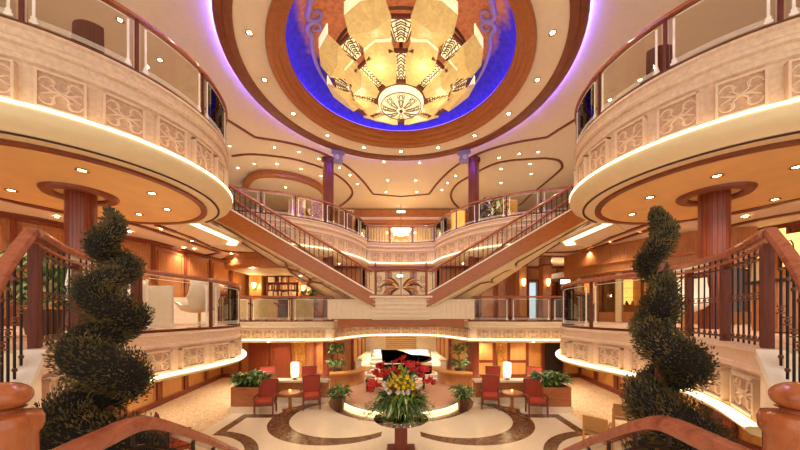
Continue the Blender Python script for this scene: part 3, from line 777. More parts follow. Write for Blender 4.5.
for sd in (-1, 1):
    m = M('wood_red'); m.cyl((sd * 1.02, 12.45, ZL), (sd * 1.02, 12.45, ZL + 1.12), .05); m.build('newel', th, smooth=True)
    m = M('wood_red'); m.ball((sd * 1.02, 12.45, ZL + 1.2), .085, 12); m.lathe([(.03, 1.26), (.035, 1.3), (.001, 1.42)], (sd * 1.02, 12.45, ZL), 10); m.build('finial', th, smooth=True)
m = M('wood_red'); m.tube([(x / 10 * 1.0, 12.45, ZL + 1.0 + .09 * (1 - (x / 10) ** 2)) for x in range(-10, 11)], .04, 8); m.build('handrail', th, smooth=True)
m = M('bronze'); m.box((0, 12.45, ZL + .04), (2.0, .05, .05)); m.box((0, 12.45, ZL + .52), (.035, .04, 1.0)); m.build('frame', th)
for sd in (-1, 1):
    m = M('glass'); m.box((sd * .5, 12.45, ZL + .5), (.9, .012, .86)); g = m.build('glass_pane', th)
    m = M('cream_paint', 'bronze', 'wood_orange')
    for k, (a0, ln, wd, mt) in enumerate([(-18, .55, .06, 'bronze'), (4, .72, .07, 'wood_orange'), (26, .8, .06, 'bronze'), (48, .75, .055, 'wood_orange'), (70, .6, .04, 'bronze'), (12, .4, .05, 'cream_paint'), (36, .5, .05, 'cream_paint')]):
        a0 = math.radians(a0); m.use(mt)
        pts = [(sd * (.06 + ln * t_ * math.cos(a0 - .5 * t_)), 12.43, ZL + .32 + ln * t_ * math.sin(a0 - .6 * t_ * t_ + .15)) for t_ in [i / 8 for i in range(9)]]
        m.tube(pts, [max(.006, wd * math.sin(PI * (i + .4) / 9)) * 1.15 for i in range(9)], 6)
    m.use('bronze')
    for r in (.12, .07): m.tube([(sd * .88 + r * math.cos(i / 12 * 2 * PI), 12.43, ZL + .3 + r * math.sin(i / 12 * 2 * PI)) for i in range(12)], .012, 5, closed=True)
    for r in (.1, .05): m.tube([(sd * .88 + r * math.cos(i / 12 * 2 * PI), 12.43, ZL + .68 + r * 1.4 * math.sin(i / 12 * 2 * PI)) for i in range(12)], .012, 5, closed=True)
    m.build('leaf_ornament', g, smooth=True)
# ================================================================ columns behind
for SIDE in (-1, 1):
    s_ = side_word(); x, y = -3.68, 15.7
    th = thing('column', s_ + ' slim round column at the far end, violet lit near the ceiling', 'column', (x, y, 0))
    m = M('column_wood'); m.cyl((x, y, 0), (x, y, ZT + .14), .27, n=28); m.build('shaft', th, smooth=True)
    m = M('wood_dark'); m.lathe([(.36, 0), (.36, .2), (.3, .28), (.27, .3)], (x, y, 0), 28); m.lathe([(.27, ZT - .1), (.33, ZT), (.33, ZT + .12), (.27, ZT + .14)], (x, y, 0), 28); m.build('collar', th, smooth=True)
    # projector box hung from the ceiling, its blue light painted into the housing
    x, y = on_plane(338, 152, ZT - .05)
    th = thing('spotlight_box', s_ + ' blue lit spotlight box hanging at the edge of the ceiling ring', 'spotlight', (x, y, ZT - .5))
    m = M('blue_glow_paint'); m.box((x, y, ZT - .33), (.42, .36, .42), .3, .8); m.box((x, y, ZT - .08), (.62, .3, .07), .3); m.build('housing', th)
    m = M('swirl_paint'); m.cyl((x, y - .16, ZT - .36), (x, y - .24, ZT - .4), .12, .1, 14); m.build('lens_hood', th)
    m = M('dark_metal'); m.cyl((x, y, ZT - .05), (x, y, ZT + .16), .04); m.build('bracket', th)
# ================================================================ walls
def wallrun(p0, p1, z0, z1, n, base='wood_orange', pan='wood_amber', rail=None, name='wall_left', pil='wood_red', y_in=1):
    m = M(base); dx, dy = p1[0] - p0[0], p1[1] - p0[1]; l = math.hypot(dx, dy); a = math.atan2(dy, dx); nx, ny = math.sin(a) * y_in, -math.cos(a) * y_in
    def bx(t_, off, z, w, d, h): m.box((p0[0] + dx * t_ + nx * off, p0[1] + dy * t_ + ny * off, z), (w, d, h), a)
    bx(.5, -.1, (z0 + z1) / 2, l, .2, z1 - z0); w = l / n; H = z1 - z0
    m.use(pan)
    for i in range(n): bx((i + .5) / n, .015, z0 + H * .5, w * .74, .03, H * .8)
    m.use(pil)
    for i in range(n + 1): bx(i / n, .03, (z0 + z1) / 2, .12, .06, H)
    m.use(base)
    for i in range(n):
        for sx in (-1, 1): bx((i + .5 + sx * .37) / n, .03, z0 + H * .5, .04, .05, H * .8)
        for sz in (-1, 1): bx((i + .5) / n, .03, z0 + H * (.5 + sz * .4), w * .74, .05, .04)
    m.use(pil); bx(.5, .04, z0 + .1, l, .08, .2); bx(.5, .04, z1 - .08, l, .08, .16)
    return struct(m.build(name, org=(p0[0], p0[1], z0)))
for SIDE in (-1, 1):
    nmw = 'wall_' + side_word(); G = ZB; H = ZCs
    # mezzanine side walls, stepping inwards
    if SIDE == -1:
        wallrun((-13.5, 4.4), (-11.0, 8.8), G, H, 3, name=nmw); wallrun((-11.0, 8.8), (-9.6, 12.0), G, H, 3, name=nmw, pan='wood_orange'); wallrun((-9.6, 12.0), (-9.2, 18.5), G, H, 4, name=nmw, pan='wood_orange')
    else:
        wallrun((-13.5, 4.4), (-12.2, 9.5), G, H, 4, name=nmw, pan='wood_red'); wallrun((-12.2, 9.5), (-10.6, 14.5), G, H, 4, name=nmw); wallrun((-10.6, 14.5), (-9.6, 18.5), G, H, 3, name=nmw)
    # mezzanine back wall
    wallrun((-11.0, 18.4), (-2.2, 18.4), G, H, 5, name='wall_back', pan='wood_orange')
    # lower walls
    wallrun((-9.2, 3.0), (-8.6, 8.0), 0, ZBs, 4, name=nmw); wallrun((-8.6, 8.0), (-9.6, 16.6), 0, ZBs, 5, name=nmw)
    wallrun((-9.6, 16.6), (-2.6, 16.6), 0, ZBs, 7, name='wall_back', pan='wood_amber' if SIDE == 1 else 'wood_orange')
    wallrun((-2.6, 16.6), (-2.4, 20.5), 0, ZBs, 3, name=nmw, base='wood_orange')
    # upper walls
    wallrun((-13.8, -2.0), (-13.8, 24.0), ZC, ZT + .14, 12, name=nmw, base='wood_orange', pan='wood_orange')
    m = M('wood_orange', 'painting_frame'); m.box((-8.0, 23.6, (ZC + ZT) / 2), (12, .2, ZT - ZC + .3)); struct(m.build('wall_back', org=(-8, 22, ZC)))
    wallrun((-15.8, -2.0), (-15.8, 24.0), 0, ZC, 8, name=nmw)
SIDE = -1
m = M('plaster'); m.box((0, 21.6, 1.12), (5.2, .2, 2.25)); struct(m.build('wall_back', org=(0, 21.6, 0)))
wallrun((-2.2, 18.4), (2.2, 18.4), ZB, ZCs, 3, name='wall_back', pan='cream_paint')
m = M('wood_orange'); m.box((0, 23.2, ZT - .22), (9, .4, .55)); m.use('ceiling_cream'); m.box((0, 23.3, ZT - .6), (9, .4, .22)); m.use('wood_orange'); m.box((0, 23.3, ZT - .82), (9, .5, .25)); struct(m.build('trim_12', org=(0, 23.2, ZT - .6)))
# ================================================================ central stage
m = M('pink_carpet'); m.lathe([(2.34, .2), (2.34, .25), (.001, .25)], (0, 12.5, 0), 72); m.use('marble_cream'); m.lathe([(2.1, 0), (2.25, .1), (2.36, .14), (2.36, .24), (2.34, .24)], (0, 12.5, 0), 72)
o = tag(m.build('stage', org=(0, 12.5, 0)), 'low round pink carpeted stage with light glowing under its marble rim', 'stage')
m = M('led_warm'); m.lathe([(2.22, .06), (2.3, .06), (2.33, .11), (2.26, .11), (2.22, .06)], (0, 12.5, 0), 72); m.build('light_strip', o)
for SIDE in (-1, 1):
    s_ = side_word()
    pth = cr([(-1.95, 15.5), (-2.0, 14.8), (-2.3, 14.2), (-3.0, 13.95), (-3.2, 13.9)], 6)
    m = M('wood_orange'); m.sweep(pth, [(-.15, .0), (.02, .0), (.02, .72), (-.15, .72)]); o = tag(m.build('curved_parapet', org=(-2.2, 14.3, 0)), s_ + ' low curved wooden parapet wall behind the round stage', 'parapet')
    m = M('wood_amber'); m.sweep(pth, [(-.5, .72), (.06, .72), (.06, .79), (-.5, .79)]); m.build('wooden_top', o)
# white grand staircase at the back
SIDE = -1
m = M('white_stone')
for k in range(8): m.box((0, 15.5 + .26 * k, .085 * (k + 1)), (3.7 - .1 * k, .3, .17 * (k + 1)))
tag(m.build('white_steps', org=(0, 16.6, 0)), 'broad white stone steps climbing away behind the grand piano', 'steps')
m = M('wood_horizontal')
for k in range(7): m.box((0, 21.36, 1.05 + .14 * k), (2.1, .08, .05))
m.use('cream_paint'); m.box((0, 21.44, 1.45), (2.1, .12, 1.1))
tag(m.build('striped_backdrop', org=(0, 19.7, 1)), 'cream backdrop panel with thin wooden stripes above the broad white steps', 'panel')
for SIDE in (-1, 1):
    m = M('white_stone'); pth = cr([(-2.15, 15.9), (-2.1, 16.8), (-2.0, 18.0), (-2.0, 19.4)], 4)
    m.sweep([(p[0], p[1]) for p in pth], [(-.18, 0), (.12, 0), (.12, .95), (-.18, .95)]); m.use('cream_paint'); m.sweep(pth, [(-.22, .95), (.16, .95), (.16, 1.05), (-.22, 1.05)])
    tag(m.build('stair_parapet', org=(-2.1, 17, 0)), side_word() + ' curving white side wall of the broad white steps', 'parapet')
# ---- grand piano
SIDE = -1
pn = thing('grand_piano', 'black grand piano with its lid propped open on the round stage', 'piano', (.1, 12.9, .25))
def P(x, y): return (.15 + x, 12.7 + y)
out = cr([P(-.95, -.7) + (0,), P(-.95, .15) + (0,), P(-.95, .7) + (0,)], 2) + cr([P(-.5, .72) + (0,), P(.1, .72) + (0,), P(.75, .68) + (0,), P(1.1, .45) + (0,), P(1.1, .1) + (0,), P(.75, -.12) + (0,), P(.3, -.2) + (0,), P(-.05, -.5) + (0,), P(-.35, -.7) + (0,)], 4)
out = [(p[0], p[1]) for p in out]
m = M('black_gloss'); m.prism(out, .93, 1.22); m.build('case', pn)
m = M('brass'); m.prism([(.15 + (p[0] - .15) * .93, 12.75 + (p[1] - 12.75) * .9) for p in out], 1.225, 1.235); m.build('iron_frame', pn)
m = M('black_gloss'); hy = 13.44
lid = [(p[0], p[1]) for p in out]; vs = []
ang = math.radians(30)
for dz in (0, .03):
    for p in lid: d = hy - p[1]; vs.append((p[0], hy - d * math.cos(ang) - dz * math.sin(ang), 1.25 + d * math.sin(ang) + dz * math.cos(ang)))
nL = len(lid); tri = tessellate_polygon([[Vector((p[0], p[1], 0)) for p in lid]])
m.add(vs, [tuple(q) for q in tri] + [tuple(i + nL for i in reversed(q)) for q in tri] + [(i, (i + 1) % nL, nL + (i + 1) % nL, nL + i) for i in range(nL)]); m.build('lid', pn)
m = M('black_gloss'); m.bar((.7, 12.75, 1.22), (.75, 12.9, 1.7), .03, .03); m.build('lid_prop', pn)
m = M('white_stone'); m.box((-.83, 12.6, 1.12), (.14, 1.1, .03)); m.build('keyboard', pn)
m = M('black_gloss'); m.box((-.35, 12.7, 1.4), (.03, .7, .3)); m.build('music_stand', pn)
for x, y in ((-.65, 12.2), (-.65, 13.25), (.95, 13.0)): m = M('black_gloss'); m.cyl((x, y, .25), (x, y, .95), .04, .07); m.build('leg', pn)
st = thing('piano_stool', 'black padded stool at the keyboard end of the piano', 'stool', (-1.25, 12.7, .25))
m = M('black_gloss'); m.box((-1.25, 12.7, .72), (.35, .6, .1), bev=.02); m.build('seat', st)
for sx in (-1, 1):
    for sy in (-1, 1): m = M('black_gloss'); m.cyl((-1.25 + sx * .13, 12.7 + sy * .24, .25), (-1.25 + sx * .13, 12.7 + sy * .24, .7), .02); m.build('leg', st)
# ================================================================ furniture
def make_armchair(label, back='dark_red_fabric'):
    t = thing('armchair', label, 'armchair', (0, 0, 0), None)          # faces -Y
    for sx in (-1, 1):
        m = M('wood_red'); m.bar((sx * .29, -.27, 0), (sx * .29, -.27, .62), .05, .05); m.build('leg', t)
        m = M('wood_red'); m.bar((sx * .27, .27, 0), (sx * .27, .22, .45), .05, .05); m.build('leg', t)
        m = M('wood_red'); m.tube([(sx * .3, -.3, .62), (sx * .31, -.1, .65), (sx * .3, .18, .63), (sx * .27, .27, .6)], .03, 8); m.build('armrest', t, smooth=True)
    m = M('wood_red'); m.box((0, 0, .38), (.58, .54, .08)); m.build('seat_frame', t)
    m = M('red_fabric'); m.box((0, -.02, .47), (.54, .54, .12), bev=.035); m.build('seat_cushion', t, smooth=True)
    m = M(back); m.add([(-.25, .2, .5), (.25, .2, .5), (.28, .32, 1.08), (-.28, .32, 1.08), (-.25, .28, .5), (.25, .28, .5), (.28, .4, 1.06), (-.28, .4, 1.06)], [(0, 1, 2, 3), (7, 6, 5, 4), (0, 4, 5, 1), (1, 5, 6, 2), (2, 6, 7, 3), (3, 7, 4, 0)]); m.build('backrest', t)
    m = M('wood_red')
    for sx in (-1, 1): m.bar((sx * .27, .22, .4), (sx * .3, .37, 1.1), .05, .05)
    m.bar((-.31, .37, 1.1), (.31, .37, 1.1), .05, .05); m.build('back_frame', t)
    return t
def fl(x, y): return on_plane(x, y, 0)
proto = make_armchair('x'); first = [True]
def chair(px, py, rz, label):
    global proto
    x, y = fl(px, py)
    if first[0]: proto.location = (x, y, 0); proto.rotation_euler.z = rz; proto['label'] = label; first[0] = False; return proto
    return dup(proto, (x, y, 0), rz, label)
chair(266, 414.3, .15, 'outer front red armchair of the left seating group, nearest the planter of leaves')
chair(311.5, 408, .3, 'inner front red armchair of the left seating group, nearest the potted plant')
chair(270, 394.5, .7, 'outer rear red armchair behind the lamp partition on the left')
chair(308, 394, .15, 'inner rear red armchair behind the lamp partition on the left, by the column')
chair(490.5, 408, -.3, 'inner front red armchair of the right seating group, nearest the potted plant')
chair(536, 414.3, -.15, 'outer front red armchair of the right seating group, nearest the planter of leaves')
chair(494, 394, -.15, 'inner rear red armchair behind the lamp partition on the right, by the column')
chair(532, 394.5, -.7, 'outer rear red armchair behind the lamp partition on the right')
def leaves(m, c, rad, h, n, ll=.3, lw=.06, flat=.5, up=.4):
    for i in range(n):
        a = random.uniform(0, 2 * PI); r = rad * math.sqrt(random.random()) * .7; z0 = random.uniform(0, h)
        b = Vector((c[0] + r * math.cos(a), c[1] + r * math.sin(a), c[2] + z0)); a2 = a + random.uniform(-.7, .7); l = ll * random.uniform(.6, 1.2)
        d = Vector((math.cos(a2), math.sin(a2), random.uniform(up * .2, up * 1.8))).normalized(); s = Vector((-math.sin(a2), math.cos(a2), random.uniform(-.4, .4))).normalized() * lw * random.uniform(.7, 1.2)
        p1 = b + d * l * .5 + Vector((0, 0, l * .1)); p2 = b + d * l + Vector((0, 0, -l * flat * random.random()))
        m.c = random.randrange(len(m.mats)) if random.random() < .5 else 0
        m.add([b, p1 - s / 2, p2, p1 + s / 2, p1 + Vector((0, 0, -.012))], [(0, 1, 4), (1, 2, 4), (0, 4, 3), (4, 2, 3)])
for SIDE in (-1, 1):
    s_ = side_word()
    # partition with marble top and planter end
    x0, y0 = -4.95, 11.35
    th = thing('planter_partition', s_ + ' low wooden partition with cream marble top ending in a planter box', 'planter', (x0, y0, 0))
    m = M('wood_horizontal'); m.box((-5.35, 11.1, .55), (.95, 1.0, .66)); m.build('planter_box', th)
    m = M('marble_cream'); m.box((-5.35, 11.1, .11), (1.02, 1.07, .22)); m.box((-3.85, 11.98, .11), (2.1, .46, .22)); m.build('plinth', th)
    m = M('wood_horizontal'); m.box((-3.85, 11.98, .5), (2.05, .4, .6)); m.build('low_wall', th)
    m = M('marble_cream'); m.box((-3.87, 11.98, .83), (2.15, .5, .07)); m.build('marble_top', th)
    m = M('soil'); m.box((-5.35, 11.1, .87), (.85, .9, .03)); m.build('soil', th)
    m = M('leaf_green', 'leaf_pale', 'leaf_dark')
    for k in range(5): leaves(m, (-5.68 + .17 * k, 11.1, .88), .28, .3, 110, .38, .09)
    m.build('foliage', th)
    # potted plant beside the stage
    x, y = -2.2, 10.95
    th = thing('potted_plant', 'leafy green plant in a brown pot between ' + s_ + ' armchairs and stage', 'plant', (x, y, 0))
    m = M('pot_brown'); m.lathe([(.17, 0), (.24, .42), (.26, .45), (.22, .45), (.2, .4)], (x, y, 0), 20); m.build('pot', th, smooth=True)
    m = M('leaf_green', 'leaf_pale', 'leaf_dark'); leaves(m, (x, y, .42), .3, .35, 170, .34, .08); m.build('foliage', th)
    # tall two-tier plant beyond the parapet
    x, y = -3.05 + (.25 if SIDE == 1 else 0), 14.8
    th = thing('potted_tree', 'tall leafy indoor tree standing on the ' + s_ + ' curved parapet by the column', 'plant', (x, y, .79 * 0))
    m = M('pot_brown'); m.lathe([(.2, 0), (.26, .8), (.22, .8)], (x, y, 0), 16); m.build('pot', th, smooth=True)
    m = M('trim_brown'); m.cyl((x, y, .7), (x + .03, y, 1.7), .025); m.build('stem', th)
    m = M('leaf_green', 'leaf_pale', 'leaf_dark'); leaves(m, (x, y, .85), .36, .3, 130, .34, .09); leaves(m, (x, y, 1.45), .3, .45, 130, .32, .09); m.build('foliage', th)
    # round side table, tea light
    x, y = fl(290, 411)
    th = thing('side_table', 'small round wooden pedestal table between the two front armchairs on the ' + s_, 'table', (x, y, 0))
    m = M('wood_orange'); m.lathe([(.001, .6), (.36, .6), (.37, .63), (.36, .66), (.001, .66)], (x, y, 0), 28); m.build('tabletop', th, smooth=True)
    m = M('wood_orange'); m.lathe([(.06, .05), (.05, .3), (.07, .58), (.12, .6)], (x, y, 0), 16); m.build('pedestal', th, smooth=True)
    m = M('wood_orange'); m.box((x, y, .04), (.5, .12, .07)); m.box((x, y, .04), (.12, .5, .07)); m.build('foot', th)
    m = M('gold_glow'); m.lathe([(.03, .66), (.045, .7), (.04, .75), (.02, .75)], (x, y, 0), 12); tag(m.build('tea_light', org=(x, y, .66), smooth=True), 'tiny amber tea light on the ' + s_ + ' pedestal table', 'candle')
    # glowing cylinder lamp
    x, y = -4.1, 11.98
    th = thing('table_lamp', 'glowing white cylinder lamp on the ' + s_ + ' marble topped partition', 'lamp', (x, y, .865))
    m = M('dark_metal'); m.lathe([(.1, .865), (.1, .88), (.03, .9), (.03, .96), (.08, .97)], (x, y, 0), 16); m.build('base', th, smooth=True)
    m = M('lamp_glow'); m.lathe([(.001, .97), (.13, .97), (.15, 1.1), (.15, 1.5), (.14, 1.52), (.001, 1.52)], (x, y, 0), 20); m.build('lamp_shade', th, smooth=True)
    # gold tiled pilaster with lit capital
    x, y = -5.35, 16.4
    th = thing('gold_pilaster', s_ + ' gold tiled pilaster with a lit white capital on the lower back wall', 'pilaster', (x, y, 0))
    m = M('gold_tile'); m.box((x, y, 1.0), (.5, .16, 2.0))
    for k in range(7):
        for j in (-1, 1): m.lathe([(.09, 0), (.06, .03), (.001, .04)], (0, 0, 0), 8) if False else m.ball((x + j * .12, y - .09, .3 + .24 * k), .07, 8)
    m.build('tiled_shaft', th)
    m = M('lamp_glow'); m.box((x, y, 2.08), (.62, .24, .2)); m.build('lit_capital', th)
    # doors on the lower back wall
    x = -7.0
    if SIDE == -1:
        for k in range(2):
            th = thing('door_%d' % (k + 1), '', '', (-7.55 + 1.15 * k, 16.5, 0)); del th['label']; del th['category']; struct(th)
            m = M('wood_red'); m.box((-7.55 + 1.15 * k, 16.48, 1.02), (1.08, .08, 2.05)); m.build('leaf', th); m = M('brass'); m.cyl((-7.1 + 1.15 * k - (.0 if k == 0 else .8), 16.42, .7), (-7.1 + 1.15 * k - (.0 if k == 0 else .8), 16.42, 1.5), .02); m.build('door_handle', th)
    else:
        for k in range(2):
            th = thing('door_%d' % (k + 3), '', '', (-4.55 - 1.9 * k, 16.5, 0)); del th['label']; del th['category']; struct(th)
            xx = -4.45 - 1.75 * k; m = M('wood_red'); m.box((xx, 16.48, 1.02), (1.15, .08, 2.05)); m.use('wood_amber'); m.box((xx, 16.43, 1.4), (.8, .03, .9)); m.box((xx, 16.43, .5), (.8, .03, .6)); m.build('leaf', th)
        m = M('void_shade'); m.box((-8.1, 16.46, 1.05), (.9, .1, 2.1)); struct(m.build('door_5', org=(-8.1, 16.46, 0)))  # dark slab stands for the shade of an open doorway, not a door leaf
    # lower front seats near the bottom edge
SIDE = -1
x, y = fl(176, 462)
dup(proto, (x, y, 0), 2.2, 'red chair half hidden behind the left spiral topiary at the bottom')
def make_cane(label):
    t = thing('cane_chair', label, 'chair', (0, 0, 0))
    for sx in (-1, 1):
        for sy in (-1, 1): m = M('wood_amber'); m.bar((sx * .25, sy * .24, 0), (sx * .25, sy * .24, .44 + (.36 if sy > 0 else .2)), .04, .04); m.build('leg', t)
        m = M('wood_amber'); m.bar((sx * .25, -.26, .64), (sx * .25, .26, .68), .045, .04); m.build('armrest', t)
    m = M('cane'); m.box((0, 0, .43), (.5, .5, .08), bev=.02); m.build('seat', t)
    m = M('cane'); m.tube([(.26 * math.cos(a), .1 + .18 * math.sin(a), .62) for a in [PI * i / 8 for i in range(9)]], .02, 6); m.box((0, .26, .66), (.46, .03, .3)); m.build('backrest', t)
    m = M('wood_amber'); m.bar((-.27, .25, .82), (.27, .25, .82), .05, .05); m.build('top_rail', t)
    return t
c1 = make_cane('pale cane armchair on the carpet behind the right spiral topiary, farther one')
c1.location = (*fl(624, 432), 0); c1.rotation_euler.z = 2.6
dup(c1, (*fl(598, 449), 0), 2.3, 'pale cane armchair just above the bottom right handrail, nearer one')
# ---- flower table in the foreground
x, y = 0.0, 7.5
th = thing('flower_table', 'round glass topped table on a square red stone pedestal at front centre', 'table', (x, y, 0))
m = M('wood_red'); m.box((x, y, .06), (.7, .7, .12), bev=.02); m.box((x, y, .42), (.3, .3, .66)); m.box((x, y, .78), (.5, .5, .08)); m.build('pedestal', th)
m = M('glass_smoke'); m.lathe([(.001, .86), (.64, .86), (.66, .875), (.64, .89), (.001, .89)], (x, y, 0), 48); m.build('glass_top', th, smooth=True)
m = M('bronze'); m.lathe([(.3, .8), (.34, .82), (.34, .86), (.26, .86), (.24, .82), (.3, .8)], (x, y, 0), 32); m.build('support_ring', th)
th = thing('flower_arrangement', 'big bouquet of red, yellow and white flowers with trailing greens on the glass table', 'flowers', (x, y, .89))
m = M('dark_metal'); m.lathe([(.001, .89), (.14, .89), (.2, 1.0), (.2, 1.12), (.14, 1.2), (.13, 1.2)], (x, y, 0), 24); m.build('bowl', th, smooth=True)
m = M('leaf_green', 'leaf_dark', 'leaf_pale'); leaves(m, (x, y, 1.1), .5, .35, 420, .45, .07, .9, .5); leaves(m, (x, y, 1.4), .4, .45, 200, .42, .05, .2, 1.2)
for k in range(46):
    a = random.uniform(0, 2 * PI); r = random.uniform(.55, .95); b = Vector((x, y, 1.15)); e = Vector((x + r * math.cos(a), y + r * math.sin(a), random.uniform(.9, 1.2))); mid = (b + e) / 2 + Vector((0, 0, .25)); m.c = 0; m.tube(cr([b, mid, e], 5), .008, 4)
    for q in cr([b, mid, e], 5)[4:]:
        leaves(m, q, .03, .02, 3, .1, .03, .8, .1)
m.build('foliage', th)
def bloom(name, mt, kind):
    m = M(mt)
    if kind == 'lily':
        for k in range(7):
            a = 2 * PI * k / 7; d = Vector((math.cos(a), math.sin(a), .9)).normalized(); s = Vector((-math.sin(a), math.cos(a), 0)) * .035
            m.add([Vector((0, 0, 0)), d * .09 - s, d * .17 + Vector((0, 0, -.02)), d * .09 + s, d * .09 + Vector((0, 0, -.015))], [(0, 1, 4), (1, 2, 4), (0, 4, 3), (4, 2, 3)])
    elif kind == 'mum':
        for k in range(26):
            z = random.uniform(-.2, 1); a = random.uniform(0, 2 * PI); q = math.sqrt(max(0, 1 - z * z)); d = Vector((q * math.cos(a), q * math.sin(a), z)) * .085; s = Vector((-math.sin(a), math.cos(a), 0)) * .022
            m.add([d * .3 - s, d * .3 + s, d + s * .8, d - s * .8, d * 1.12], [(0, 1, 2, 3), (3, 2, 4)])
        m.ball((0, 0, 0), .055, 8)
    else:   # spike
        for k in range(9): m.ball((math.sin(k * 2.2) * .03, math.cos(k * 2.2) * .03, .05 * k), .045 * (1 - k / 14), 6, 1.3)
    o = m.build(name, smooth=kind != 'lily'); d = o.data; bpy.data.objects.remove(o); return d
RL, RM, YM, WM, RS, GM = bloom('r', 'petal_red', 'lily'), bloom('r', 'petal_red', 'mum'), bloom('y', 'petal_yellow', 'mum'), bloom('w', 'petal_white', 'mum'), bloom('s', 'petal_red', 'spike'), bloom('g', 'petal_lime', 'mum')
random.seed(11)
def put(name, d, px, py, dep, sc):
    yy = y + dep; o = inst(name, d, ((px - 401) * yy / F, yy, EYE - (py - 314) * yy / F), th, random.uniform(0, 6), (sc,) * 3); o.rotation_euler.x = random.uniform(.2, .9); return o
for px, py in [(371, 383), (376, 388), (369, 391), (380, 370), (386, 375), (381, 378), (375, 373), (394, 369), (396, 364), (408, 364), (413, 371), (410, 368), (404, 360), (420, 370), (425, 372), (378, 366), (384, 378), (374, 386), (383, 367), (390, 372), (416, 374), (402, 364), (422, 378), (430, 381), (428, 384), (433, 383), (416, 392), (418, 398), (393, 388), (392, 391), (417, 366), (399, 373)]: put('red_flower', random.choice((RL, RM, RL)), px, py, random.uniform(-.45, -.05), random.uniform(.9, 1.25))
for px, py in [(407, 366), (423, 369)]: put('red_flower_spike', RS, px, py, -.1, .45)
for px, py in [(397, 380), (401, 384), (405, 383), (410, 381), (393, 382), (401, 377), (408, 386), (396, 386), (404, 388), (413, 385), (390, 385), (399, 389), (407, 378), (412, 389), (394, 377)]: put('yellow_flower', YM, px, py, random.uniform(-.6, -.4), random.uniform(.7, .95))
for px, py in [(386, 389), (389, 393), (417, 387), (420, 385), (403, 394), (398, 393), (384, 385), (408, 393)]: put('white_flower', WM, px, py, random.uniform(-.55, -.4), random.uniform(.8, 1.05))
for px, py in [(396, 398), (402, 401), (408, 399), (393, 402), (400, 368), (403, 372), (413, 396)]: put('lime_flower', GM, px, py, -.45, .8)
# ================================================================ spiral topiaries
from mathutils import Euler
def topiary(cl, label, X0, Y0, seed):
    random.seed(seed)
    th = thing('spiral_topiary', label, 'topiary', (X0, Y0, 1.2)); ps = cr(cl, 14)
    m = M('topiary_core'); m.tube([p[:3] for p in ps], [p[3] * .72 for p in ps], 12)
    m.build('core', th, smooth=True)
    m = M('trim_brown'); m.cyl((X0, Y0, 1.3), (X0, Y0, 3.9), .035); m.build('trunk', th)
    m = M('topiary_leaf')
    N = len(ps)
    wts = [p[3] for p in ps]
    for i in range(30000):
        k = random.choices(range(N), wts)[0]; p = Vector(ps[k][:3]); r = ps[k][3]
        z = random.uniform(-1, 1); a = random.uniform(0, 2 * PI); q = math.sqrt(1 - z * z); d = Vector((q * math.cos(a), q * math.sin(a), z))
        nn = noise.noise(Vector((p + d * r) * 6)) * .35
        b = p + d * r * (.66 + .3 * random.random() + nn * .7)
        t_ = (Vector(ps[min(N - 1, k + 1)][:3]) - Vector(ps[max(0, k - 1)][:3])).normalized()
        g = (d * .8 - t_ * .7 + Vector((random.uniform(-.5, .5), random.uniform(-.5, .5), random.uniform(-.2, .5)))).normalized()
        l = random.uniform(.018, .044) * (.7 + r * 1.5); s = g.cross(Vector((random.uniform(-1, 1), random.uniform(-1, 1), random.uniform(-1, 1)))).normalized() * l * .16
        e = b + g * l; mdp = b + g * l * .5
        m.add([b, mdp + s, e, mdp - s], [(0, 1, 2, 3)])
        if i % 3 == 0:
            s2 = s.cross(g).normalized() * s.length; m.add([b, mdp + s2 * 1.5 + g * l * .1, mdp + g * l * .3], [(0, 1, 2)])
    m.build('foliage', th, rec=False)
    m = M('pot_brown'); m.lathe([(.22, 1.2 - .0), (.3, 1.62), (.32, 1.66), (.28, 1.66)], (X0, Y0, 0), 24); m.build('pot', th, smooth=True)
    m = M('marble_pink'); m.box((X0, Y0, .59), (.7, .7, 1.18)); m.box((X0, Y0, 1.15), (.8, .8, .1)); tag(m.build('pedestal', org=(X0, Y0, 0)), 'square pink marble pedestal carrying the ' + ('left' if X0 < 0 else 'right') + ' spiral topiary', 'pedestal')
def cl(pts, D):
    out = []
    for px, py, rp, dy in pts: d = D + dy; out.append((( px - 401) * D / F, d, EYE - (py - 314) * D / F, rp * D / F))
    return out
class V4(Vector): pass
_cr = cr
def cr(pts, n=6):
    if len(pts[0]) < 4: return _cr(pts, n)
    a = _cr([p[:3] for p in pts], n); b = _cr([(p[3], 0, 0) for p in pts], n); return [(*p, q[0]) for p, q in zip(a, b)]
D = 2.62
topiary(cl([(107, 210, 3, 0), (113, 217, 7, 0), (120, 227, 10, -.04), (119, 238, 12, -.08), (108, 248, 14, -.08), (106, 256, 14, .04), (118, 265, 16, .08), (120, 274, 13, .04), (110, 284, 16, -.08), (107, 296, 19, -.12), (118, 308, 21, -.04), (124, 318, 18, .08), (112, 328, 19, .08), (97, 340, 22, -.08), (108, 355, 24, -.2), (130, 368, 25, -.14), (124, 382, 22, .06), (104, 392, 24, .08), (86, 408, 28, -.1), (96, 426, 32, -.2), (122, 440, 34, -.1), (125, 465, 36, .1), (95, 490, 38, -.1)], D), 'left clipped spiral topiary of dark cypress in front of the stair wall', (108 - 401) * D / F, D, 3)
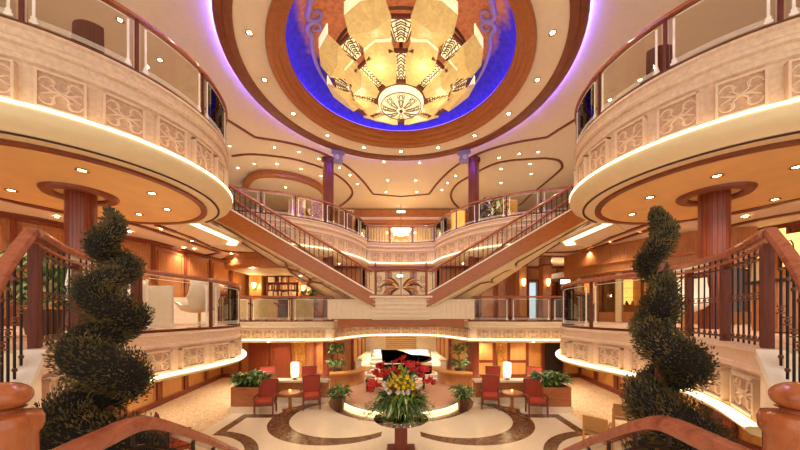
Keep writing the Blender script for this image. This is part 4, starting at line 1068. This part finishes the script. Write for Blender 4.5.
topiary(cl([(656, 210, 3, 0), (657, 217, 8, 0), (659, 228, 11, -.04), (656, 240, 12, -.08), (650, 250, 13, -.08), (653, 262, 13, .06), (662, 270, 13, .08), (660, 282, 12, -.02), (654, 292, 14, -.1), (652, 304, 16, -.1), (664, 312, 17, .04), (660, 322, 17, .08), (648, 332, 18, -.04), (650, 346, 20, -.14), (668, 358, 23, -.16), (678, 370, 22, -.04), (668, 384, 20, .1), (650, 396, 23, .04), (648, 410, 26, -.12), (668, 424, 29, -.18), (690, 440, 28, -.05), (672, 465, 34, .1), (655, 490, 36, 0)], D), 'right clipped spiral topiary of dark cypress in front of the stair wall', (660 - 401) * D / F, D, 4)
cr = _cr
# ================================================================ mezzanine furnishings
def make_shell(label, name='shell_chair', mt='cream_leather'):
    t = thing(name, label, 'chair', (0, 0, 0))
    m = M(mt); prof = [(-.32, .46), (-.1, .42), (.12, .44), (.28, .56), (.36, .78), (.38, 1.02), (.36, 1.12)]; vs = []; fs = []
    K = 9
    for i, (yy, zz) in enumerate(prof):
        for k in range(K):
            u = -1 + 2 * k / (K - 1); wd = .36 - .04 * (i > 4); side = abs(u) ** 3
            vs.append((u * wd, yy - .22 * side * (i > 2) * 1.0 - .02, zz + .16 * side * (1 if i < 4 else .0)))
    for i in range(len(prof) - 1):
        for k in range(K - 1): fs.append((i * K + k, i * K + k + 1, (i + 1) * K + k + 1, (i + 1) * K + k))
    nb = len(vs); vs += [(v[0] * 1.08, v[1] + .07 * (1 if v[2] > .5 else 0), v[2] - (.07 if v[2] <= .6 else 0)) for v in vs]
    fs += [tuple(nb + q for q in reversed(f)) for f in list(fs)]
    n_ = len(prof); edge = [k for k in range(K)] + [i * K + K - 1 for i in range(1, n_)] + [(n_ - 1) * K + k for k in range(K - 2, -1, -1)] + [i * K for i in range(n_ - 2, 0, -1)]
    for a, b in zip(edge, edge[1:] + edge[:1]): fs.append((b, a, nb + a, nb + b))
    m.add(vs, fs); m.build('shell_seat', t, smooth=True)
    m = M('brass'); m.cyl((0, 0, .03), (0, 0, .4), .03); m.lathe([(.25, 0), (.25, .02), (.04, .04)], (0, 0, 0), 20); m.build('pedestal', t, smooth=True)
    return t
def at(px, py_floor, z=ZB): return None
sh = make_shell('cream leather shell chair behind the left balcony glass, its side to us')
sh.location = (-4.75, 7.3, ZB); sh.rotation_euler.z = -1.9
dup(sh, (-5.9, 7.0, ZB), 1.4, 'cream shell chair nearest the left spiral topiary behind the balcony glass')
dup(sh, (-6.9, 8.6, ZB), .6, 'cream shell chair beyond the left red column on the mezzanine')
dup(sh, (-4.9, 5.1, ZB), 1.2, 'pale chair right behind the left metal balusters beside the spiral topiary')
dup(sh, (6.3, 6.9, ZB), -.9, 'cream shell chair behind the right balcony glass near the column')
def make_barrel(label):
    t = thing('barrel_chair', label, 'armchair', (0, 0, 0))
    m = M('cream_fabric'); m.lathe([(.5, .12), (.52, .5), (.5, .95), (.46, .98), (.42, .95), (.42, .5)], (0, 0, 0), 20, -.35, PI + .35); m.build('curved_back', t, smooth=True)
    m = M('cream_fabric'); m.lathe([(.001, .15), (.42, .15), (.43, .42), (.38, .48), (.001, .48)], (0, 0, 0), 24); m.build('seat_cushion', t, smooth=True)
    for sx in (-1, 1):
        m = M('wood_red'); m.tube([(sx * .46, -.2, .06), (sx * .54, -.28, .3), (sx * .46, -.26, .6), (sx * .5, -.1, .78), (sx * .53, .1, .8)], .035, 8); m.build('armrest', t, smooth=True)
    m = M('wood_dark')
    for a in (.8, 2.3, 4.0, 5.4): m.cyl((.35 * math.cos(a), .35 * math.sin(a), 0), (.35 * math.cos(a), .35 * math.sin(a), .15), .03)
    m.build('feet', t); return t
b = make_barrel('cream barrel armchair with wooden arms behind the far left railing, outer one')
b.location = (-6.05, 13.9, ZB); b.rotation_euler.z = PI - .3
dup(b, (-4.45, 13.9, ZB), PI + .3, 'cream barrel armchair with wooden arms behind the far left railing, inner one')
dup(b, (-7.3, 14.3, ZB), 2.6, 'cream barrel armchair at the outer end of the far left railing')
# low white cabinet behind the left glass
th = thing('cabinet', 'low white cabinet behind the shell chair on the left mezzanine', 'cabinet', (-6.6, 10.0, ZB))
m = M('cream_leather'); m.box((-6.6, 9.9, ZB + .42), (1.2, .5, .84)); m.build('body', th); m = M('wood_dark'); m.box((-6.6, 9.64, ZB + .45), (.3, .02, .07)); m.build('handle', th)
# frosted screens close behind the left balcony glass
th = thing('frosted_screen', 'tall pale translucent curved screen between topiary and shell chair at left', 'screen', (-4.9, 6.1, ZB))
m = M('cream_leather'); m.sweep(cr([(-5.5, 6.4), (-5.15, 6.55), (-4.75, 6.45)], 5), [(-.02, ZB + .03), (.02, ZB + .03), (.02, ZB + .92), (-.02, ZB + .92)]); m.build('panel', th, smooth=True)
# sconces on pilasters, bookcase
SIDE = -1
for i, (px, py) in enumerate([(254.5, 286), (304, 289)]):
    y = 17.6; x = (px - 401) * y / F; z = EYE - (py - 314) * y / F
    m = M('wood_amber'); m.box((x, y + .4, (ZB + ZCs - .64) / 2), (.7, .6, ZCs - .64 - ZB)); o = tag(m.build('pilaster', org=(x, y + .4, ZB)), ['outer', 'inner'][i] + ' wooden pilaster with a wall sconce behind the left barrel chairs', 'pilaster')
    th = thing('wall_sconce', ['bright sconce on the outer pilaster left of the bookcase', 'bright sconce on the inner pilaster right of the bookcase'][i], 'lamp', (x, y + .1, z))
    m = M('brass'); m.cyl((x, y + .1, z - .22), (x, y - .05, z - .14), .03); m.build('bracket', th)
    m = M('sconce_glow'); m.lathe([(.04, -.14), (.1, .0), (.12, .16), (.02, .16)], (x, y - .08, z), 14); m.build('lamp_shade', th, smooth=True)
    lamp('sconce_bulb', 'POINT', (x, y - .3, z), 20, (1, .75, .45), shadow_soft_size=.08)
th = thing('bookcase', 'lit wooden bookcase full of pale books between the two sconces', 'bookcase', (-7.0, 18.1, ZB))
m = M('wood_red'); x0, x1 = -7.75, -5.9
for x in (x0, x1, -7.1, -6.5): m.box((x, 18.1, ZB + 1.3), (.06, .4, 2.6))
for k in range(7): m.box(((x0 + x1) / 2, 18.1, ZB + .03 + .42 * k), (x1 - x0, .4, .04))
m.box(((x0 + x1) / 2, 18.3, ZB + 1.3), (x1 - x0, .04, 2.6)); m.build('shelves', th)
random.seed(5)
for k in range(3, 6):
    for sx, x_ in ((0, -7.68), (1, -7.05), (2, -6.45)):
        xx = x_
        while xx < x_ + .45:
            w_ = random.uniform(.06, .1); h = random.uniform(.26, .34); m = M(random.choice(['cream_paint', 'cream_fabric', 'wood_amber', 'bronze']))
            m.box((xx + w_ / 2, 18.0, ZB + .05 + .42 * k + h / 2), (w_ - .01, .2, h)); tag(m.build('book', org=(xx + w_ / 2, 18.0, ZB + .05 + .42 * k)), 'pale spined book in the wooden bookcase between the two left sconces', 'book', 'books in the left bookcase'); xx += w_
# arched wooden bulkheads
m = M('wood_orange'); q = cr([(-8.6, 15.2), (-7.6, 14.6), (-6.2, 14.4), (-4.8, 14.9), (-4.2, 15.6)], 6); m.sweep(q, [(-.3, ZCs - .65), (0, ZCs - .65), (.05, ZCs - .5), (.05, ZCs - .3), (0, ZCs - .25), (0, ZCs), (-.3, ZCs)]); struct(m.build('trim_13', org=(-6.4, 14.5, ZCs)))
m = M('cream_paint'); m.prism([(p[0], p[1] + .25) for p in q] + [(-4.2, 18.3), (-8.6, 18.3)], ZCs - .62, ZCs - .58); struct(m.build('ceiling', org=(-6.4, 16, ZCs - .6)))
SIDE = 1
m = M('wood_orange'); q = cr([(-11.5, 10.0), (-10.4, 10.4), (-9.3, 11.5), (-8.5, 13.0), (-8.0, 15.2)], 6)
m.sweep(q, [(-.25, ZCs - 1.15), (0, ZCs - 1.15), (.04, ZCs - 1.1), (.0, ZCs - 1.04), (0, ZCs - .8), (.1, ZCs - .75), (.1, ZCs - .68), (.0, ZCs - .68), (0, ZCs), (-.25, ZCs)]); struct(m.build('trim_14', org=(-8, 10.3, ZCs)))
m = M('ceiling_cream'); m.prism([(p[0] - .15, p[1] + .1) for p in q] + [(-8.0, 18.0), (-11.5, 18.0)], ZCs - .98, ZCs - .7); struct(m.build('ceiling', org=(-8, 13, ZCs - .9)))
# shopfront under the right bulkhead
th = thing('shopfront', 'curved glass shopfront with wooden posts and cream columns on the right mezzanine', 'shopfront', (-8, 10.6, ZB))
qq = [(p[0] - .2, p[1] + .25) for p in q]; tot = arclen(qq)[-1]; n = 7
for i in range(n + 1):
    p, a = along(qq, tot * i / n); m = M('wood_orange' if i % 2 else 'cream_paint'); m.box((p[0], p[1], (ZB + ZCs - 1.0) / 2), (.16 if i % 2 else .22, .16, ZCs - 1.0 - ZB), a); m.build('post', th)
for i in range(n):
    sg = cut(qq, tot * i / n + .1, tot * (i + 1) / n - .1); m = M('glass'); m.sweep(sg, [(-.006, ZB + .4), (.006, ZB + .4), (.006, ZCs - 1.3), (-.006, ZCs - 1.3)]); m.build('glass_pane', th)
    m = M('wood_orange'); m.sweep(sg, [(-.04, ZB), (.04, ZB), (.04, ZB + .4), (-.04, ZB + .4)]); m.build('bottom_panel', th)
    m = M('wood_orange'); m.sweep(sg, [(-.04, ZCs - 1.3), (.04, ZCs - 1.3), (.04, ZCs - 1.0), (-.04, ZCs - 1.0)]); m.build('header', th)
# display cabinets inside
for i, (x, y, c) in enumerate([(-9.3, 15.3, 'amber_glow'), (-9.9, 13.6, 'gold_glow'), (-11.0, 12.4, 'amber_glow')]):
    th = thing('display_cabinet', 'lit display cabinet inside the right shopfront, ' + ['nearest the stairs', 'middle one', 'nearest the red column'][i], 'cabinet', (x, y, ZB))
    m = M('wood_amber'); m.box((x, y, ZB + .35), (.9, .5, .7)); m.box((x, y + .22, ZB + 1.3), (.9, .05, 1.3)); m.box((x, y, ZB + 1.95), (.9, .5, .08))
    for sx in (-1, 1): m.box((x + sx * .43, y, ZB + 1.3), (.04, .5, 1.3))
    m.build('body', th)
    for k in range(2): m = M('glass'); m.box((x, y, ZB + 1.05 + .4 * k), (.82, .4, .015)); m.build('shelf', th)
    m = M(c); m.box((x, y + .18, ZB + 1.3), (.8, .02, 1.1)); m.build('lit_back', th)
    for k in range(3): m = M('dark_metal' if k % 2 else 'brass'); m.lathe([(.05, 0), (.07, .08), (.03, .16), (.03, .2)], (x - .25 + .25 * k, y, ZB + .7), 10); tag(m.build('vase', org=(x - .25 + .25 * k, y, ZB + .7), smooth=True), 'small vase inside a lit cabinet of the right shopfront', 'vase', 'vases in the lit cabinets')
# wooden piers, doorway and sconce behind the far right railing
for i, (px, w_, mt) in enumerate([(486, .55, 'wood_amber'), (500, .35, 'wood_orange'), (521, .35, 'wood_amber'), (545, .4, 'wood_orange')]):
    y = 15.6; x = (401 - px) * y / F; m = M(mt); m.box((x, y, (ZB + ZCs) / 2), (w_, .5, ZCs - ZB)); m.use('wood_red'); m.box((x, y, ZB + .1), (w_ + .06, .56, .2)); m.box((x, y, ZCs - .4), (w_ + .08, .58, .1))
    tag(m.build('pier', org=(x, y, ZB)), ['broad amber', 'slim orange', 'slim amber', 'outer orange'][i] + ' wooden pier behind the far right railing, ' + ['beside the stairs', 'second from the stairs', 'third from the stairs', 'next to the shopfront'][i], 'pier')
    if i in (2, 3):
        z = EYE - (284 - 314) * y / F; th = thing('wall_sconce', 'glowing sconce on the ' + ['', '', 'slim amber', 'outer orange'][i] + ' pier on the right mezzanine', 'lamp', (x, y - .28, z))
        m = M('brass'); m.cyl((x, y - .25, z - .2), (x, y - .33, z - .14), .03); m.build('bracket', th); m = M('sconce_glow'); m.lathe([(.03, -.14), (.08, 0), (.09, .2), (.02, .2)], (x, y - .36, z), 12); m.build('lamp_shade', th, smooth=True)
x = (401 - 533) * 18.0 / F; m = M('wood_red'); m.box((x - .3, 18.1, ZB + 1.1), (.14, .3, 2.2)); m.box((x + .3, 18.1, ZB + 1.1), (.14, .3, 2.2)); m.box((x, 18.1, ZB + 2.25), (.75, .3, .14)); o = struct(m.build('doorway_1', org=(x, 18.1, ZB))); m = M('doorway_glow'); m.box((x, 18.2, ZB + 1.1), (.46, .04, 2.1)); m.build('pane', o)  # doorway frame; a glowing sheet stands for the bluish light inside
# gold display panels, far right wall
for i, (px, py, w_, h) in enumerate([(720, 236, .9, .28), (768, 236, .8, .3), (792, 250, .45, 1.0), (757, 262, .5, .4)]):
    y = 15.24 / ((px - 401) / F + .32) - .06; x = (401 - px) * y / F; z = EYE - (py - 314) * y / F
    th = thing('lit_niche', ['long gold lit niche just right of the red column', 'gold lit niche above the right stair handrail', 'tall gold lit niche at the right edge', 'square gold lit niche behind the right near balusters'][i], 'niche', (x, y, z - h / 2))
    m = M('wood_dark'); wa = math.atan2(5, 1.6); m.box((x - .03, y + .01, z), (w_ + .14, .1, h + .14), wa); m.build('frame', th)
    m = M('gold_glow'); m.box((x + .04, y - .013, z), (w_, .03, h), wa); m.build('lit_panel', th)
    m = M('bronze'); m.tube([(x + .07, y + .1 * math.cos(a), z + .3 * h * math.sin(a)) for a in [2 * PI * k / 10 for k in range(10)]], .02, 5, closed=True); m.build('ornament', th)
# gold slender post beside the right near balustrade
# desk seen at right through balusters
th = thing('reception_desk', 'wooden desk with dark top behind the right near balusters', 'desk', (-7.6, 5.6, ZB))
m = M('wood_orange'); m.box((-7.6, 5.6, ZB + .45), (1.6, .6, .9), .3); m.build('body', th); m = M('dark_metal'); m.box((-7.6, 5.6, ZB + .93), (1.75, .7, .06), .3); m.build('worktop', th)
# plants on the mezzanine behind the left balusters
SIDE = -1; random.seed(21)
for i, (x, y, h) in enumerate([(-5.75, 5.0, 1.5), (-5.9, 17.3, 1.7)]):
    if i == 1: x, y = -4.65, 15.6
    th = thing('potted_plant', ['tall broad leaved green plant behind the left near metal balusters', 'bright green palm behind the inner barrel armchair under the left stairs'][i], 'plant', (x, y, ZB))
    m = M('pot_brown'); m.lathe([(.2, 0), (.28, .4), (.24, .4)], (x, y, ZB), 18); m.build('pot', th, smooth=True)
    m = M('leaf_green', 'leaf_pale'); leaves(m, (x, y, ZB + .35), .3, h - .6, 190, .45, .13, .6, .7); m.build('foliage', th)
# framed panel / arch at far left
y = 7.8; x = -11.3
th = thing('wall_arch', 'dark wooden arched frame on the mezzanine wall at the far left', 'arch', (-11.35, 8.0, ZB))
m = M('wood_dark'); m.tube([(-11.2 + (-.0) * a, 8.0, 0) for a in (0, 1)], .01, 3) if False else None
pts = [(-11.85 + .75 * math.cos(PI * k / 12) * .5, 7.2 + .75 * math.cos(PI * k / 12) * .85, ZB + 1.9 + .6 * math.sin(PI * k / 12)) for k in range(13)]
m.tube([(pts[0][0], pts[0][1], ZB)] + pts + [(pts[-1][0], pts[-1][1], ZB)], .08, 6); m.build('frame', th)
m = M('abstract_painting'); m.box((-11.85, 7.2, ZB + 1.2), (1.1, .05, 1.5), math.atan2(4.4, 2.5)); m.build('picture', th)
# ================================================================ upper deck furnishings (seen through the far railings)
SIDE = -1
for i, (px, w_, d) in enumerate([(297, .9, 16.9), (323, 1.25, 17.1), (346, .9, 18.6), (458, .9, 18.6), (482, 1.1, 17.3), (507, 1.1, 16.9)]):
    x = (px - 401) * d / F
    th = thing('painting', ['leftmost violet and gold', 'large violet and red', 'brown', 'amber lit', 'dark blue leafy', 'pale yellow'][i] + ' picture panel on the upper deck behind the far ' + ('left' if i < 3 else 'right') + ' railing', 'painting', (x, d, ZC))
    m = M('painting_frame'); m.box((x, d, ZC + .88), (w_, .08, 1.76)); m.build('frame', th)
    m = M(['abstract_painting', 'abstract_painting', 'wood_dark', 'amber_glow', 'abstract_painting', 'gold_tile'][i]); m.box((x, d - .05, ZC + .92), (w_ - .14, .03, 1.56)); m.build('canvas', th)
random.seed(9)
for i, (px, d) in enumerate([(480, 16.55), (492, 16.1), (502, 16.0)]):
    x = (px - 401) * d / F; th = thing('potted_plant', ['dark leafy plant by the right column on the upper deck', 'slim dark palm on the upper deck behind the right railing, inner one', 'slim dark palm on the upper deck behind the right railing, outer one'][i], 'plant', (x, d, ZC))
    m = M('pot_brown'); m.lathe([(.2, 0), (.26, .4), (.2, .4)], (x, d, ZC), 14); m.build('pot', th); m = M('leaf_dark', 'leaf_green'); leaves(m, (x, d, ZC + .35), .3, 1.1, 90, .4, .1, .5, .7); m.build('foliage', th)
# curtains and small chandelier at the centre back of the upper deck
for SIDE in (-1, 1):
    m = M('cream_fabric'); pth = [(-2.3 + .05 * k, 23.0 + .05 * math.sin(k * 1.6)) for k in range(26)]
    m.sweep(pth, [(-.02, ZC), (.02, ZC), (.02, ZC + 1.9), (-.02, ZC + 1.9)]); tag(m.build('curtain', org=(-1.6, 23.0, ZC), smooth=True), side_word() + ' cream curtain at the far centre of the upper deck', 'curtain')
SIDE = -1
m = M('painting_frame'); m.box((0, 23.6, ZC + 1.3), (4.0, .2, 2.6)); struct(m.build('wall_back', org=(0, 23.6, ZC)))
th = thing('chandelier', 'small glowing tiered chandelier at the far centre of the upper deck', 'chandelier', (0, 22.2, ZC + 1.6))
m = M('brass'); m.cyl((0, 22.2, ZC + 1.6), (0, 22.2, ZT + .1), .03); m.build('rod', th)
m = M('lamp_glow'); m.lathe([(.75, 1.75), (.7, 1.6), (.45, 1.5), (.4, 1.35), (.15, 1.25), (.001, 1.25)], (0, 22.2, ZC - .15), 24); m.build('glass_bowl', th, smooth=True)
for k in range(6):
    a = 2 * PI * k / 6; m = M('lamp_glow'); m.ball((1.0 * math.cos(a), 22.2 + .6 * math.sin(a), ZC + 1.35), .1, 8); m.build('glass_globe', th)
lamp('far_chandelier_bulb', 'POINT', (0, 21.7, ZC + 1.2), 60, (1, .8, .5), shadow_soft_size=.3)
th = thing('console_table', 'long low golden console beneath the far small chandelier', 'table', (0, 22.8, ZC)); m = M('wood_amber'); m.box((0, 22.8, ZC + .8), (1.6, .4, .06)); m.build('tabletop', th)
for sx in (-1, 1): m = M('wood_amber'); m.box((sx * .7, 22.8, ZC + .39), (.08, .3, .78)); m.build('leg', th)
# glowing signs
for i, (px, py, y, w_) in enumerate([(401, 212, 22.9, .6), (400, 276, 18.29, .36), (565, 282, 11.6, .34)]):
    x = (px - 401) * y / F; z = EYE - (py - 314) * y / F
    m = M('dark_metal', 'green_glass_sign'); m.box((x, y + .03, z), (w_ + .06, .06, .2)); m.use('green_glass_sign'); m.box((x, y - .01, z), (w_, .04, .15)); tag(m.build('exit_sign', org=(x, y, z)), ['pale green glowing exit sign at the top far centre', 'pale green glowing sign seen through the landing panel', 'pale green glowing sign beside the right shopfront'][i], 'sign')
# dark easy chairs behind the upper balcony glass
def make_tub(label):
    t = thing('tub_chair', label, 'armchair', (0, 0, 0)); m = M('wood_dark'); m.lathe([(.42, .1), (.44, .5), (.42, .85), (.38, .88), (.34, .85), (.34, .4)], (0, 0, 0), 20, -.4, PI + .4); m.build('curved_back', t, smooth=True)
    m = M('wood_dark'); m.lathe([(.001, .1), (.34, .1), (.36, .4), (.3, .45), (.001, .45)], (0, 0, 0), 20); m.build('seat_cushion', t, smooth=True); return t
tb = make_tub('dark tub chair behind the upper left balcony glass'); tb.scale = (.72, .72, 1); tb.location = (-5.8, 5.88, ZC); tb.rotation_euler.z = PI - .8
dup(tb, (5.25, 6.4, ZC), PI + .8, 'dark tub chair behind the upper right balcony glass')
# ================================================================ downlights
m = M('brass'); m.lathe([(.05, 0), (.085, -.004), (.09, -.02), (.075, -.025), (.05, -.012), (.05, 0)], (0, 0, 0), 20); T = m.build('trim_ring', smooth=True); TD = T.data; bpy.data.objects.remove(T)
m = M('lens'); m.lathe([(.001, -.01), (.056, -.01), (.056, -.002), (.001, -.002)], (0, 0, 0), 16); T = m.build('lens'); LD = T.data; bpy.data.objects.remove(T)
spot = bpy.data.lights.new('downlight', 'SPOT'); spot.energy = SPOT_W; spot.color = WARM; spot.spot_size = math.radians(125); spot.spot_blend = .8; spot.shadow_soft_size = .05
def down(pts, z, label, group, sc=1.0, lit=True, world=False):
    for x, y in pts:
        if not world: x, y = on_plane(x, y, z)
        th = thing('ceiling_light', label, 'ceiling light', (x, y, z), group)
        a = inst('trim_ring', TD, (x, y, z), th); b_ = inst('lens', LD, (x, y, z), th)
        th.scale = (sc, sc, sc)
        if lit:
            o = bpy.data.objects.new('downlight', spot); o.location = (x, y, z - .06); COL.objects.link(o)
ring = [((R1 + R2) / 2 * math.sin(2 * PI * k / 16) * 1.02, DY - (R1 + R2) / 2 * 1.02 * math.cos(2 * PI * k / 16)) for k in range(16)]
down(ring, ZT, 'small round downlight in the cream ring panel around the blue dome', 'downlights in the dome ring', 1.15, world=True)
UL = [(229.5, 146), (274.5, 147.5), (299, 152), (319, 159), (339.5, 168), (350, 175), (357.5, 184), (384, 162), (388, 180.5), (386, 192), (254.5, 164), (277, 164), (238, 168), (301, 169), (321, 176), (285.5, 187.5), (160, 60), (120, 20)]
UR = [(419.5, 163), (415.5, 180.5), (417, 192), (499, 158), (519, 154), (538, 152), (530, 164), (501, 169), (531, 174), (501, 183), (447.5, 183), (455.5, 176), (442, 190), (640, 80), (610, 100)]
down(UL, ZU, 'small round downlight in the cream upper ceiling left of centre', 'downlights of the upper ceiling, left')
down(UR, ZU, 'small round downlight in the cream upper ceiling right of centre', 'downlights of the upper ceiling, right')
SL = [(82, 170), (11, 190), (152, 193), (167, 209), (139, 214)]
down(SL, ZCs - .03, 'round downlight in the golden soffit around the left red column', 'downlights of the left golden soffit', 1.2)
down([(717, 185.5 - 10), (650, 197), (632, 214), (775, 199), (797, 166.5)], ZCs - .03, 'round downlight in the golden soffit around the right red column', 'downlights of the right golden soffit', 1.2)
ML = [(161, 229), (192, 241), (215, 249), (231, 254), (184, 248), (245, 259), (232.5, 263), (130, 232)]
MR = [(641, 232), (611, 242), (588.5, 250), (565, 262), (690, 240), (750, 236)]
down(ML, ZCs, 'tiny downlight in the cream mezzanine ceiling beyond the left soffit', 'downlights of the left mezzanine ceiling')
down(MR, ZCs, 'tiny downlight in the cream mezzanine ceiling beyond the right soffit', 'downlights of the right mezzanine ceiling')
# lower deck downlights over carpet and seating
low = [(sx * a, b) for sx in (-1, 1) for a, b in ((7.4, 10.0), (5.0, 14.5), (7.2, 13.5), (6.3, 15.6), (4.2, 15.9), (1.2, 17.6), (7.6, 5.2), (6.4, 4.0), (.8, 16.6), (.6, 18.8), (5.4, 12.6), (3.6, 14.2))]  # innermost pairs above the white steps are added to brighten the alcove
low_l = spot.copy(); low_l.energy = 105
for x, y in low:
    o = bpy.data.objects.new('downlight', low_l); o.location = (x, y, ZBs - .05); COL.objects.link(o)
    th = thing('ceiling_light', 'downlight in the low ceiling under the mezzanine', 'ceiling light', (x, y, ZBs), 'downlights under the mezzanine'); inst('trim_ring', TD, (x, y, ZBs), th); inst('lens', LD, (x, y, ZBs), th)
mid = [(sx * a, b) for sx in (-1, 1) for a, b in ((8.0, 16.5), (3.5, 17.5), (10.0, 9.0), (9.0, 13.5), (11.5, 6.0))]
down(mid, ZCs - .0, 'tiny downlight deep inside the mezzanine ceiling', 'downlights deep in the mezzanine', world=True)
